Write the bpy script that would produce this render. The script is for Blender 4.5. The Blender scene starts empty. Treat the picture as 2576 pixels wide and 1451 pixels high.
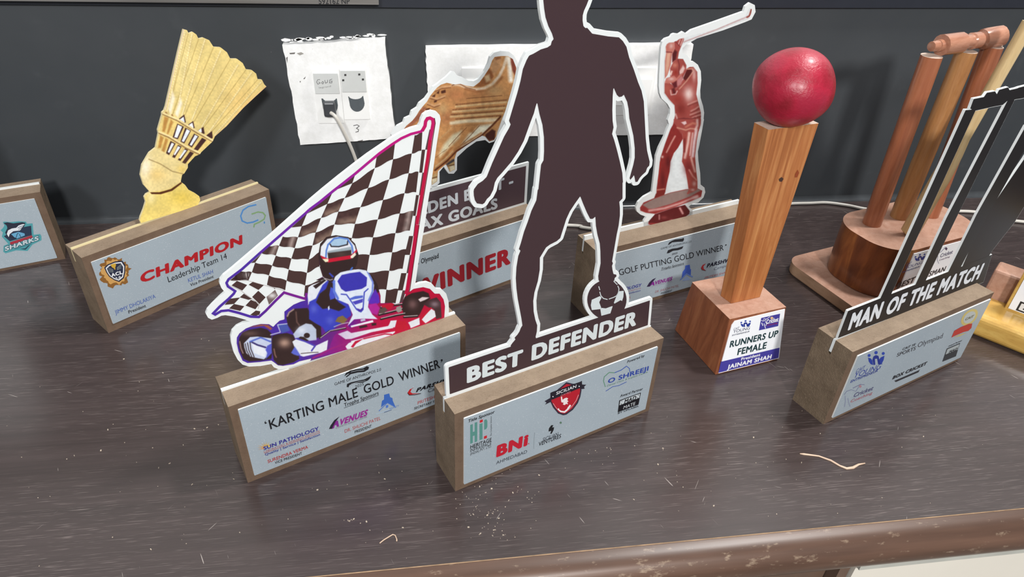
import bpy, math, random
import numpy as np
from mathutils import Vector, Matrix
from mathutils.geometry import delaunay_2d_cdt

# ------------------------------------------------------------------ camera, world, light, exposure
S = 0.32                       # one survey unit (camera height above the counter) in metres
W, H = 2576, 1451
FOC, PITCH, ROLL, YAW = 1759.586, 0.603449, 0.0487364, 0.1629677
sc = bpy.context.scene
C = sc.collection
cy_, sy_, cp_, sp_, cr_, sr_ = math.cos(YAW), math.sin(YAW), math.cos(PITCH), math.sin(PITCH), math.cos(ROLL), math.sin(ROLL)
FWD = np.array([sy_*cp_, cy_*cp_, -sp_])
_r = np.array([cy_, -sy_, 0.0]); _u = np.cross(_r, FWD)
RT = cr_*_r + sr_*_u
UP = -sr_*_r + cr_*_u
CAM = np.array([0, 0, 1.0])
cam = bpy.data.cameras.new('camera'); camo = bpy.data.objects.new('camera', cam); C.objects.link(camo)
cam.sensor_fit = 'HORIZONTAL'; cam.sensor_width = 36.0; cam.lens = FOC/W*36.0
cam.clip_start = 0.01; cam.clip_end = 50
camo.matrix_world = Matrix(((RT[0], UP[0], -FWD[0], 0), (RT[1], UP[1], -FWD[1], 0), (RT[2], UP[2], -FWD[2], S), (0, 0, 0, 1)))
sc.camera = camo

world = bpy.data.worlds.new('room_light'); sc.world = world; world.use_nodes = True
bg = world.node_tree.nodes['Background']
bg.inputs[0].default_value = (0.93, 0.96, 1.0, 1); bg.inputs[1].default_value = 0.19

def area(name, u, tgt, size, power, col=(1, 1, 1)):
    l = bpy.data.lights.new(name, 'AREA'); l.energy = power; l.size = size*S; l.color = col
    o = bpy.data.objects.new(name, l); C.objects.link(o)
    p = Vector(u)*S; t = Vector(tgt)*S
    o.location = p; o.rotation_euler = (t-p).to_track_quat('-Z', 'Y').to_euler()
    return o
area('ceiling_lamp', (0.5, -4.0, 3.2), (0.3, 1.2, 0.1), 0.45, 19, (1.0, 0.98, 0.95))
area('ceiling_lamp', (-1.6, -3.2, 3.3), (-0.2, 1.3, 0.1), 0.7, 9, (0.96, 0.98, 1.0))
area('ceiling_lamp', (2.3, 1.25, 4.3), (0.1, 1.1, 0.0), 0.45, 13, (1.0, 0.99, 0.97))
sc.view_settings.view_transform = 'Standard'; sc.view_settings.look = 'None'
sc.view_settings.exposure = 0.42; sc.view_settings.gamma = 1.0
sc.view_settings.use_curve_mapping = False

# ------------------------------------------------------------------ survey helpers
def lin(c):
    out = []
    for v in c[:3]:
        v = v/255.0
        out.append(v/12.92 if v <= 0.04045 else ((v+0.055)/1.055)**2.4)
    return tuple(out)
def proj(P):
    d = np.asarray(P, float)-CAM; z = d@FWD
    return np.stack([W/2+FOC*(d@RT)/z, H/2-FOC*(d@UP)/z], -1)
def ray(p):
    return FWD+RT*((p[0]-W/2)/FOC)-UP*((p[1]-H/2)/FOC)
def hit(p, z=0.0):
    d = ray(p); return CAM+d*((z-1)/d[2])
def hity(p, y):
    d = ray(p); return CAM+d*(y/d[1])
FR = {'A': (0, 0, 3.0222), 'B': (0, 420, 3.2972), 'C': (500, 260, 2.9015), 'D': (500, 560, 3.6279), 'E': (540, 780, 3.2984),
      'F': (1080, 720, 2.7903), 'G': (1150, 0, 2.9019), 'H': (1150, 440, 3.1547), 'I': (960, 100, 2.135), 'J': (1420, 0, 2.502),
      'K': (1420, 500, 4.8375), 'M': (1960, 40, 2.5016), 'N': (1960, 540, 2.5909), 'O': (680, 0, 3.0229), 'SH': (0, 430, 5.372),
      'K1': (530, 260, 2.6867), 'K2': (780, 270, 4.1457), 'K3': (780, 560, 4.1457), 'K4': (540, 640, 4.8367), 'B5': (1000, 120, 4.0313),
      'G6': (1590, 60, 5.376), 'G7': (1590, 300, 5.181), 'S8': (340, 60, 2.7914), 'R1': (1690, 680, 5.183), 'W': (2000, 480, 4.535),
      'Z6': (2380, 180, 2.79), 'Y': (2380, 620, 5.183), 'Q': (1420, 560, 4.835), 'CH': (140, 580, 5.372), 'P': (0, 0, 1.0)}
def px(f, pts):
    x0, y0, s = FR[f]
    return [(x0+x/s, y0+y/s) for x, y in pts]
class Plane:
    """flat face standing in the place: origin, axis along, axis up, normal towards the viewer"""
    def __init__(s, O, ex, ey):
        s.O = np.array(O, float); s.ex = np.array(ex, float)/np.linalg.norm(ex); s.ey = np.array(ey, float)/np.linalg.norm(ey)
        s.n = np.cross(s.ex, s.ey)
    def at(s, w): return Plane(s.O+s.n*w, s.ex, s.ey)
    def uv(s, p):
        d = ray(p); t = ((s.O-CAM)@s.n)/(d@s.n); X = CAM+d*t-s.O
        return (float(X@s.ex), float(X@s.ey))
    def uvs(s, f, pts): return [s.uv(p) for p in px(f, pts)]
    def P(s, u, v, w=0.0): return s.O+s.ex*u+s.ey*v+s.n*w
    def pxs(s, uv, w=0.0):
        uv = np.asarray(uv, float)
        return proj(s.O+uv[:, :1]*s.ex+uv[:, 1:2]*s.ey+s.n*w)

INK = 0.86            # ink on the sheets: scale of the chosen tones
class MB:
    """collects geometry of ONE part; every face has a material slot and a printed colour"""
    def __init__(s): s.v = []; s.f = []; s.m = []; s.c = []
    def add(s, verts, faces, m=0, col=None):
        b = len(s.v); s.v += [tuple(map(float, q)) for q in verts]
        for f in faces:
            s.f.append(tuple(b+i for i in f)); s.m.append(m); s.c.append(col)
    def poly(s, pl, uv, w=0.0, m=0, col=None, holes=()):
        loops = [uv]+list(holes)
        if len(uv) < 3: return
        K = 100.0
        pts = []; edges = []
        for l in loops:
            b0 = len(pts); pts += [Vector((a*K, b*K)) for a, b in l]; n = len(l)
            edges += [(b0+i, b0+(i+1) % n) for i in range(n)]
        r = delaunay_2d_cdt(pts, edges, [], 0, 1e-5)
        flat = [(q[0]/K, q[1]/K) for q in r[0]]; tris = list(r[2])
        if not tris: return
        cen = np.array([[sum(flat[i][0] for i in t)/3, sum(flat[i][1] for i in t)/3] for t in tris])
        ok = np.zeros(len(tris), bool)
        for l in loops: ok ^= inside(cen, l)
        tris = [t for t, k in zip(tris, ok) if k]
        out = []
        for t in tris:
            (ax, ay), (bx, by), (cx, cy) = (flat[i] for i in t)
            k = (bx-ax)*(cy-ay)-(by-ay)*(cx-ax)
            if abs(k) < 1e-12: continue
            out.append(tuple(t) if k > 0 else (t[0], t[2], t[1]))
        s.add([pl.P(a, b, w) for a, b in flat], out, m, col)
    def solid(s, pl, loops, w0, w1, m=0, mside=None, col=None):
        """plate with real thickness from w0 (back) to w1 (front)"""
        if mside is None: mside = m
        s.poly(pl, loops[0], w1, m, col, loops[1:])
        back = Plane(pl.O, -pl.ex, pl.ey)
        s.poly(back, [(-a, b) for a, b in loops[0]], -w0, mside, col, [[(-a, b) for a, b in l] for l in loops[1:]])
        for l in loops:
            n = len(l)
            A = sum(l[i][0]*l[(i+1) % n][1]-l[(i+1) % n][0]*l[i][1] for i in range(n))
            ol = l
            vs = [pl.P(a, b, w1) for a, b in ol]+[pl.P(a, b, w0) for a, b in ol]
            inner = l is not loops[0]
            fs = []
            for i in range(n):
                j = (i+1) % n
                q = (i, n+i, n+j, j)
                if (A < 0) != inner: q = q[::-1]
                fs.append(q)
            s.add(vs, fs, mside, col)
    def box(s, O, ax, ay, az, m=0, col=None):
        O, ax, ay, az = (np.array(q, float) for q in (O, ax, ay, az))
        v = [O, O+ax, O+ax+ay, O+ay, O+az, O+ax+az, O+ax+ay+az, O+ay+az]
        s.add(v, [(0, 3, 2, 1), (4, 5, 6, 7), (0, 1, 5, 4), (1, 2, 6, 5), (2, 3, 7, 6), (3, 0, 4, 7)], m, col)
    def tube(s, pts, r, seg=10, m=0, col=None, cap=True):
        pts = [np.array(q, float) for q in pts]; n = len(pts)
        rs = r if hasattr(r, '__len__') else [r]*n
        prev = None; rings = []
        for i in range(n):
            t = pts[min(i+1, n-1)]-pts[max(i-1, 0)]; t /= np.linalg.norm(t)+1e-12
            a = np.cross(t, prev if prev is not None else np.array([0.13, 0.31, 0.94]))
            if prev is not None: a = prev-t*(prev@t)
            a /= np.linalg.norm(a)+1e-12; prev = a
            b = np.cross(t, a)
            rings.append([pts[i]+rs[i]*(a*math.cos(k*2*math.pi/seg)+b*math.sin(k*2*math.pi/seg)) for k in range(seg)])
        vs = [q for g in rings for q in g]; fs = []
        for i in range(n-1):
            for k in range(seg):
                k2 = (k+1) % seg
                fs.append((i*seg+k, i*seg+k2, (i+1)*seg+k2, (i+1)*seg+k))
        if cap: fs.append(tuple(range(seg))[::-1]); fs.append(tuple((n-1)*seg+k for k in range(seg)))
        s.add(vs, fs, m, col)

def root(name, label, cat, loc, yaw=0.0, group=None):
    o = bpy.data.objects.new(name, None); C.objects.link(o); o.empty_display_size = 0.02
    o.location = Vector(loc)*S; o.rotation_euler = (0, 0, yaw); o['label'] = label; o['category'] = cat
    if group: o['group'] = group
    o['_M'] = 0; del o['_M']
    return o
def matof(o): return Matrix.Translation(o.location) @ o.rotation_euler.to_matrix().to_4x4()
def chain(o):
    m = matof(o)
    while o.parent is not None: o = o.parent; m = matof(o) @ m
    return m
def mk(name, mb, mats, parent=None, origin=None, smooth=False, bevel=0.0, autosmooth=None, bevel_seg=2):
    M = chain(parent) if parent is not None else Matrix.Identity(4)
    vs = np.array(mb.v, float)*S
    if parent is None:
        og = Vector(origin)*S if origin is not None else Vector(((vs[:, 0].min()+vs[:, 0].max())/2, (vs[:, 1].min()+vs[:, 1].max())/2, vs[:, 2].min()))
        loc = og
    else:
        Mi = np.array(M.inverted())
        vs = vs@Mi[:3, :3].T+Mi[:3, 3]
        loc = Vector((0, 0, 0))
    vs = vs-np.array(loc)
    me = bpy.data.meshes.new(name)
    me.from_pydata([tuple(q) for q in vs], [], mb.f)
    for m in mats: me.materials.append(m)
    me.polygons.foreach_set('material_index', mb.m)
    if any(q is not None for q in mb.c):
        at = me.color_attributes.new('Col', 'FLOAT_COLOR', 'CORNER')
        buf = []
        for f, cc in zip(mb.f, mb.c):
            l = tuple(INK*q for q in lin(cc)) if cc is not None else (0.6, 0.6, 0.6)
            buf += [l[0], l[1], l[2], 1.0]*len(f)
        at.data.foreach_set('color', buf)
    if smooth: me.polygons.foreach_set('use_smooth', [True]*len(me.polygons))
    me.validate(); me.update()
    o = bpy.data.objects.new(name, me); C.objects.link(o)
    o.location = loc
    if parent is not None: o.parent = parent
    if bevel:
        b = o.modifiers.new('soft_edges', 'BEVEL'); b.width = bevel*S; b.segments = bevel_seg; b.limit_method = 'ANGLE'; b.angle_limit = math.radians(35)
        b.harden_normals = False
    if autosmooth is not None:
        me.polygons.foreach_set('use_smooth', [True]*len(me.polygons))
        try: me.set_sharp_from_angle(angle=math.radians(autosmooth))
        except Exception: pass
    return o
def tag(o, label, cat, group=None, kind=None):
    if label: o['label'] = label
    if cat: o['category'] = cat
    if group: o['group'] = group
    if kind: o['kind'] = kind
    return o

# ------------------------------------------------------------------ lettering
_tc = {}
def glyphs(txt, bold):
    key = (txt, bold)
    if key in _tc: return _tc[key]
    def make(t):
        cu = bpy.data.curves.new('lettering', 'FONT'); cu.body = t; cu.size = 1.0; cu.space_character = 1.0+2.2*bold; cu.resolution_u = 4
        cu.dimensions = '2D'; cu.fill_mode = 'FRONT'
        ob = bpy.data.objects.new('lettering', cu)
        me = bpy.data.meshes.new_from_object(ob)
        v = np.array([q.co[:2] for q in me.vertices], float).reshape(-1, 2); f = [tuple(p.vertices) for p in me.polygons]
        bpy.data.objects.remove(ob); bpy.data.curves.remove(cu); bpy.data.meshes.remove(me)
        return v, f
    hv, _ = make('H'); y0, y1 = hv[:, 1].min(), hv[:, 1].max()
    v, f = make(txt)
    if bold and len(v):
        n0 = len(v); vs = [v]; ff = list(f)
        for k in range(8):
            a = k*math.pi/4+math.pi/8; vs.append(v+np.array([bold*math.cos(a), 0.72*bold*math.sin(a)])); ff += [tuple(i+n0*(k+1) for i in t) for t in f]
        v = np.vstack(vs); f = ff; y0 -= 0.66*bold; y1 += 0.66*bold
    v = v.copy(); v[:, 0] -= v[:, 0].min(); v[:, 1] = (v[:, 1]-y0)/(y1-y0)
    _tc[key] = (v, f); return v, f
def text(mb, pl, f, txt, BL, BR, top, col, w, bold=0.0, m=0):
    """lettering from BL to BR; top = cap height in frame pixels or the top-left point (gives the slant)"""
    v, fs = glyphs(txt, bold)
    if len(v) == 0: return
    a = np.array(pl.uv(px(f, [BL])[0])); b = np.array(pl.uv(px(f, [BR])[0]))
    if isinstance(top, tuple): c = np.array(pl.uv(px(f, [top])[0]))-a
    else:
        hpx = top/FR[f][2]
        p0, p1 = pl.pxs([a, a+np.array([0, 0.01])])
        d = (b-a)/np.linalg.norm(b-a); nrm = np.array([-d[1], d[0]])
        c = nrm*0.01*hpx/np.linalg.norm(p1-p0)
    wd = v[:, 0].max()
    uv = a+np.outer(v[:, 0]/wd, b-a)+np.outer(v[:, 1], c)
    out = []
    for t in fs:
        A = sum(uv[t[i]][0]*uv[t[(i+1) % len(t)]][1]-uv[t[(i+1) % len(t)]][0]*uv[t[i]][1] for i in range(len(t)))
        out.append(t if A > 0 else t[::-1])
    nc = len(uv)//9 if bold else len(uv)          # the nine strokes of a bold letter lie one over the other
    mb.add([pl.P(q[0], q[1], w+(i//max(nc, 1))*2.5e-5) for i, q in enumerate(uv)], out, m, col)
def blob(mb, pl, f, pts, col, w, m=0, holes=()):
    mb.poly(pl, pl.uvs(f, pts), w, m, col, [pl.uvs(f, h) for h in holes])
def strip(mb, pl, f, pts, wid, col, w, m=0, closed=False):
    """a stroke of even width (frame pixels), mitred; col may be a list, one per segment"""
    P = np.array(px(f, pts), float); wd = wid/FR[f][2]/2
    n = len(P); L = []; R = []
    for i in range(n):
        a = P[(i-1) % n] if (closed or i > 0) else P[i]; b = P[(i+1) % n] if (closed or i < n-1) else P[i]
        d1 = P[i]-a; d2 = b-P[i]
        l1, l2 = np.linalg.norm(d1), np.linalg.norm(d2)
        d1 = d1/l1 if l1 > 1e-9 else d2/max(l2, 1e-9); d2 = d2/l2 if l2 > 1e-9 else d1
        t = d1+d2; t = t/max(np.linalg.norm(t), 1e-6); nn = np.array([-t[1], t[0]])
        k = max(0.55, abs(nn@np.array([-d1[1], d1[0]])))
        L.append(P[i]+nn*wd/k); R.append(P[i]-nn*wd/k)
    N = n if closed else n-1
    for i in range(N):
        j = (i+1) % n
        cc = col[min(i, len(col)-1)] if isinstance(col, list) else col
        q = [pl.uv(p) for p in (L[i], R[i], R[j], L[j])]
        A = sum(q[k][0]*q[(k+1) % 4][1]-q[(k+1) % 4][0]*q[k][1] for k in range(4))
        if A < 0: q = q[::-1]
        mb.add([pl.P(a, b, w) for a, b in q], [(0, 1, 2, 3)], m, cc)
def disc(mb, pl, f, c, r, col, w, m=0, n=20, ry=None, a0=0, a1=360):
    ry = ry or r
    pts = [(c[0]+r*math.cos(math.radians(a0+(a1-a0)*k/n)), c[1]+ry*math.sin(math.radians(a0+(a1-a0)*k/n))) for k in range(n+(0 if a1-a0 == 360 else 1))]
    blob(mb, pl, f, pts, col, w, m)

# ------------------------------------------------------------------ printed pictures with tones (a flat printed sheet)
def inside(P, poly):
    x, y = P[:, 0], P[:, 1]; r = np.zeros(len(P), bool); n = len(poly)
    for i in range(n):
        x1, y1 = poly[i]; x2, y2 = poly[(i+1) % n]
        if y1 == y2: continue
        c = ((y1 > y) != (y2 > y)) & (x < (x2-x1)*(y-y1)/(y2-y1)+x1)
        r ^= c
    return r
def segdist(P, pts, closed):
    d = np.full(len(P), 1e9); n = len(pts)
    for i in range(n if closed else n-1):
        a = np.array(pts[i]); b = np.array(pts[(i+1) % n]); ab = b-a; L = ab@ab
        t = np.clip(((P-a)@ab)/max(L, 1e-9), 0, 1)
        q = P-a-t[:, None]*ab
        d = np.minimum(d, np.hypot(q[:, 0], q[:, 1]))
    return d
def vnoise(P, s, seed):
    rs = np.random.RandomState(seed); g = rs.rand(64, 64)
    q = P/s; i = np.floor(q).astype(int); f = q-i; f = f*f*(3-2*f)
    G = lambda a, b: g[a % 64, b % 64]
    x, y = i[:, 0], i[:, 1]
    return ((G(x, y)*(1-f[:, 0])+G(x+1, y)*f[:, 0])*(1-f[:, 1])+(G(x, y+1)*(1-f[:, 0])+G(x+1, y+1)*f[:, 0])*f[:, 1])*2-1
def painted(mb, pl, outline, step, base, ops, w, m=0):
    """fine mesh inside outline (picture pixels) whose corner colours are the printed tones"""
    uv = np.array([pl.uv(p) for p in outline])
    u0, v0 = uv.min(0); u1, v1 = uv.max(0)
    c = np.array([[(u0+u1)/2, (v0+v1)/2]]); q = pl.pxs(np.vstack([c, c+[[0.001, 0]], c+[[0, 0.001]]]))
    du = 0.001*step/np.linalg.norm(q[1]-q[0]); dv = 0.001*step/np.linalg.norm(q[2]-q[0])
    us = np.arange(u0-du, u1+2*du, du); vs = np.arange(v0-dv, v1+2*dv, dv)
    U, V = np.meshgrid(us, vs); nu, nv = len(us), len(vs)
    UV = np.stack([U.ravel(), V.ravel()], -1); P = pl.pxs(UV, w)
    col = np.tile(np.array(base, float), (len(P), 1))
    for op in ops:
        k = op[0]
        if k == 'n':
            _, amp, s, sd = op; col *= (1+amp*vnoise(P, s, sd))[:, None]; continue
        if k == 'k': col *= op[1]; continue
        if k == 'b':
            _, cc, cen, rad, st = op; rx, ry = rad if isinstance(rad, tuple) else (rad, rad)
            d2 = ((P[:, 0]-cen[0])/rx)**2+((P[:, 1]-cen[1])/ry)**2
            a = st*np.exp(-d2*1.5); col += (np.array(cc, float)-col)*a[:, None]; continue
        pts = op[2]; pa = np.array(pts); pad = 14
        sel = np.where((P[:, 0] > pa[:, 0].min()-pad) & (P[:, 0] < pa[:, 0].max()+pad) & (P[:, 1] > pa[:, 1].min()-pad) & (P[:, 1] < pa[:, 1].max()+pad))[0]
        if len(sel) == 0: continue
        Q = P[sel]
        if k == 'p':
            soft = op[3]; d = segdist(Q, pts, True); d = np.where(inside(Q, pts), -d, d)
            a = np.clip(0.5-d/soft, 0, 1)
        else:
            wid, soft = op[3], op[4]; d = segdist(Q, pts, False)-wid/2
            a = np.clip(0.5-d/soft, 0, 1)
            if len(op) > 5:
                L = pa[-1]-pa[0]; L = L/np.linalg.norm(L); t = (Q-pa[0])@L
                a = a*(np.mod(t, op[5]) < op[5]*0.68)
        cc = op[1]
        if len(cc) == 4 and isinstance(cc[0], tuple):      # two tones from x0 to x1
            t = np.clip((Q[:, 0]-cc[2])/(cc[3]-cc[2]), 0, 1)[:, None]; tone = np.array(cc[0])*(1-t)+np.array(cc[1])*t
        else: tone = np.array(cc, float)[None, :]
        col[sel] += (tone-col[sel])*a[:, None]
    col = np.clip(col, 0, 255)
    ins = inside(P, outline).reshape(nv, nu)
    ok = ins[:-1, :-1] | ins[1:, :-1] | ins[:-1, 1:] | ins[1:, 1:]
    use = np.zeros((nv, nu), bool)
    jj, ii = np.where(ok)
    for a, b in ((0, 0), (1, 0), (0, 1), (1, 1)): use[jj+a, ii+b] = True
    idx = -np.ones((nv, nu), int); idx[use] = np.arange(use.sum())
    ob = np.array(outline, float); nb = np.roll(ob, -1, 0)
    plw = pl.at(w)
    for k in np.where(use.ravel() & ~ins.ravel())[0]:       # settle the rim on the outline
        ab = nb-ob; t = np.clip(((P[k]-ob)*ab).sum(1)/np.maximum((ab*ab).sum(1), 1e-9), 0, 1); c_ = ob+ab*t[:, None]
        i_ = int(np.argmin(((c_-P[k])**2).sum(1))); UV[k] = plw.uv(c_[i_])
    X = pl.O+UV[:, :1]*pl.ex+UV[:, 1:2]*pl.ey+pl.n*w
    mb.add(X[use.ravel()], np.stack([idx[jj, ii], idx[jj, ii+1], idx[jj+1, ii+1], idx[jj+1, ii]], -1).tolist(), m, None)
    cg = col.reshape(nv, nu, 3)
    fc = (cg[jj, ii]+cg[jj, ii+1]+cg[jj+1, ii+1]+cg[jj+1, ii])/4
    for k in range(len(jj)): mb.c[len(mb.c)-len(jj)+k] = tuple(fc[k])

# outline grown by an even margin (the white rim round a cut-out): distance field + contour
def grown(shapes, margin, step):
    allp = np.array([p for s_ in shapes for p in s_])
    pad_ = max(margin, 0)+4*step; lo = allp.min(0)-pad_; hi = allp.max(0)+pad_
    xs = np.arange(lo[0], hi[0], step); ys = np.arange(lo[1], hi[1], step)
    X, Y = np.meshgrid(xs, ys); P = np.stack([X.ravel(), Y.ravel()], -1)
    D = np.full(len(P), 1e9)
    for s_ in shapes:
        d = segdist(P, s_, True); d = np.where(inside(P, s_), -d, d); D = np.minimum(D, d)
    D = D.reshape(X.shape)-margin
    seg = {}
    ny, nx = D.shape
    def ip(j0, i0, j1, i1):
        a, b = D[j0, i0], D[j1, i1]; t = a/(a-b)
        return (xs[i0]+(xs[i1]-xs[i0])*t, ys[j0]+(ys[j1]-ys[j0])*t)
    sg = D < 0
    mix = (sg[:-1, :-1].astype(int)+sg[1:, :-1]+sg[:-1, 1:]+sg[1:, 1:])
    nxt = {}; pos = {}
    for j, i in zip(*np.where((mix > 0) & (mix < 4))):
        e = {'b': ((j, i), (j, i+1)), 'r': ((j, i+1), (j+1, i+1)), 't': ((j+1, i), (j+1, i+1)), 'l': ((j, i), (j+1, i))}
        code = sg[j, i]*1+sg[j, i+1]*2+sg[j+1, i+1]*4+sg[j+1, i]*8
        tb = {1: ['lb'], 2: ['br'], 3: ['lr'], 4: ['rt'], 5: ['lt', 'rb'] if False else ['lb', 'rt'], 6: ['bt'], 7: ['lt'], 8: ['tl'], 9: ['tb'], 10: ['br', 'tl'], 11: ['tr'], 12: ['rl'], 13: ['rb'], 14: ['bl']}[int(code)]
        for s_ in tb:
            a, b = e[s_[0]], e[s_[1]]
            pos[a] = ip(*a[0], *a[1]); pos[b] = ip(*b[0], *b[1])
            nxt.setdefault(a, []).append(b)
    loops = []; 
    while nxt:
        a = next(iter(nxt)); loop = []; cur = a
        while cur in nxt:
            loop.append(pos[cur]); n_ = nxt[cur].pop()
            if not nxt[cur]: del nxt[cur]
            cur = n_
        if len(loop) > 8: loops.append(loop)
    def simp(l, tol):
        pts = np.array(l); n = len(pts)
        k = int(np.argmax(((pts-pts[0])**2).sum(1))); keep = {0, k}
        st = [(0, k), (k, n)]
        while st:
            a, b = st.pop()
            if b-a < 2: continue
            A, B = pts[a], pts[b % n]; ab = B-A; L = np.hypot(*ab)+1e-12
            d = np.abs((pts[a+1:b, 0]-A[0])*ab[1]-(pts[a+1:b, 1]-A[1])*ab[0])/L
            i = int(np.argmax(d))
            if d[i] > tol: keep.add(a+1+i); st += [(a, a+1+i), (a+1+i, b)]
        return [tuple(pts[i]) for i in sorted(keep)]
    loops = [simp(l, step*0.18) for l in loops]
    ar = lambda l: abs(sum(l[i][0]*l[(i+1) % len(l)][1]-l[(i+1) % len(l)][0]*l[i][1] for i in range(len(l))))
    loops.sort(key=lambda l: -ar(l))
    return loops

# ------------------------------------------------------------------ materials
class NT:
    def __init__(s, name):
        s.m = bpy.data.materials.new(name); s.m.use_nodes = True; s.t = s.m.node_tree
        s.b = s.t.nodes['Principled BSDF']; s.co = None
    def n(s, typ, **k):
        x = s.t.nodes.new(typ)
        for a, v in k.items():
            if a.startswith('i_'):
                key = a[2:].replace('_', ' '); x.inputs[key].default_value = v
            else: setattr(x, a, v)
        return x
    def l(s, a, b): s.t.links.new(a, b)
    def coord(s, scale=(1, 1, 1), kind='Object'):
        tc = s.n('ShaderNodeTexCoord'); mp = s.n('ShaderNodeMapping'); s.l(tc.outputs[kind], mp.inputs[0]); mp.inputs['Scale'].default_value = scale
        return mp.outputs[0]
    def noise(s, vec, scale, detail=3, rough=0.55, dist=0.0):
        x = s.n('ShaderNodeTexNoise'); x.inputs['Scale'].default_value = scale; x.inputs['Detail'].default_value = detail
        x.inputs['Roughness'].default_value = rough; x.inputs['Distortion'].default_value = dist; s.l(vec, x.inputs['Vector']); return x.outputs['Fac']
    def ramp(s, fac, stops):
        x = s.n('ShaderNodeValToRGB'); e = x.color_ramp.elements
        while len(e) < len(stops): e.new(0.5)
        for q, (p, c) in zip(e, stops): q.position = p; q.color = (*c, 1) if len(c) == 3 else c
        s.l(fac, x.inputs[0]); return x.outputs[0]
    def mix(s, fac, a, b):
        x = s.n('ShaderNodeMix'); x.data_type = 'RGBA'
        for sock, v in ((x.inputs[0], fac), (x.inputs[6], a), (x.inputs[7], b)):
            if hasattr(v, 'links'): s.l(v, sock)
            else: sock.default_value = v if not isinstance(v, tuple) else ((*v, 1) if len(v) == 3 else v)
        return x.outputs[2]
    def thr(s, fac, a, b):
        x = s.n('ShaderNodeMapRange'); x.inputs[1].default_value = a; x.inputs[2].default_value = b; s.l(fac, x.inputs[0]); return x.outputs[0]
    def mul(s, a, b):
        x = s.n('ShaderNodeMath', operation='MULTIPLY')
        for k, v in ((0, a), (1, b)):
            if hasattr(v, 'links'): s.l(v, x.inputs[k])
            else: x.inputs[k].default_value = v
        return x.outputs[0]
    def bump(s, h, st, dist=0.001):
        x = s.n('ShaderNodeBump'); x.inputs['Strength'].default_value = st; x.inputs['Distance'].default_value = dist
        s.l(h, x.inputs['Height']); s.l(x.outputs[0], s.b.inputs['Normal'])
    def col(s, c):
        if hasattr(c, 'links'): s.l(c, s.b.inputs['Base Color'])
        else: s.b.inputs['Base Color'].default_value = (*c, 1)
    def set(s, rough=0.5, spec=0.5, metal=0.0, coat=0.0, coatr=0.1):
        b = s.b.inputs; b['Roughness'].default_value = rough; b['Specular IOR Level'].default_value = spec; b['Metallic'].default_value = metal
        b['Coat Weight'].default_value = coat; b['Coat Roughness'].default_value = coatr
        return s.m
def plain(name, c, rough=0.5, spec=0.5, metal=0.0, var=0.06, scale=60):
    t = NT(name); v = t.coord(); f = t.noise(v, scale, 4)
    a = tuple(q*(1-var) for q in lin(c)); b = tuple(min(1, q*(1+var)) for q in lin(c))
    t.col(t.ramp(f, [(0.3, a), (0.7, b)])); return t.set(rough, spec, metal)

def make_print():
    t = NT('printed_ink'); a = t.n('ShaderNodeVertexColor', layer_name='Col'); t.col(a.outputs[0]); return t.set(0.45, 0.3)
PRINT = make_print()
WHITE = plain('white_acrylic', (218, 222, 222), 0.35, 0.4, var=0.02)
YEDGE = plain('cream_acrylic_edge', (216, 202, 158), 0.4, 0.4, var=0.03)
BLACKB = plain('black_acrylic', (40, 38, 40), 0.3, 0.5)

def make_mdf(name, a, b, c, bumpst):
    t = NT(name); v = t.coord(); f = t.noise(v, 90, 5, 0.7); g = t.noise(v, 900, 3, 0.7)
    k = t.ramp(f, [(0.3, lin(a)), (0.7, lin(b))]); k = t.mix(t.mul(t.thr(g, 0.55, 0.75), 0.5), k, lin(c)); t.col(k)
    t.bump(g, bumpst, 0.0006); return t.set(0.85, 0.2)
MDF_TOP = make_mdf('mdf_sanded_top', (132, 115, 98), (150, 132, 113), (104, 86, 68), 0.6)
MDF_SIDE = make_mdf('mdf_raw_side', (98, 83, 68), (122, 105, 87), (144, 128, 108), 0.7)
MDF_FACE = make_mdf('mdf_laminate_face', (98, 79, 65), (112, 92, 76), (86, 69, 57), 0.1)

def make_plaque():
    t = NT('silver_glitter_sheet'); v = t.coord()
    vo = t.n('ShaderNodeTexVoronoi', feature='F1'); vo.inputs['Scale'].default_value = 1900; t.l(v, vo.inputs['Vector'])
    wn = t.n('ShaderNodeTexWhiteNoise'); t.l(vo.outputs['Position'], wn.inputs['Vector'])
    near = t.thr(vo.outputs['Distance'], 0.42, 0.25); rare = t.thr(wn.outputs['Value'], 0.95, 0.97)
    fl = t.mul(near, rare)
    base = t.ramp(t.noise(v, 14, 3), [(0.3, lin((140, 153, 163))), (0.7, lin((150, 163, 172)))])
    base = t.mix(t.mul(t.noise(v, 1500, 2), 0.12), base, (1, 1, 1))
    t.col(t.mix(t.mul(fl, 0.42), base, (1.0, 1.0, 1.0)))
    return t.set(0.42, 0.55, 0.0)
PLAQUE = make_plaque()
LABEL = plain('glossy_white_label', (236, 238, 242), 0.3, 0.4, var=0.01)

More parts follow.
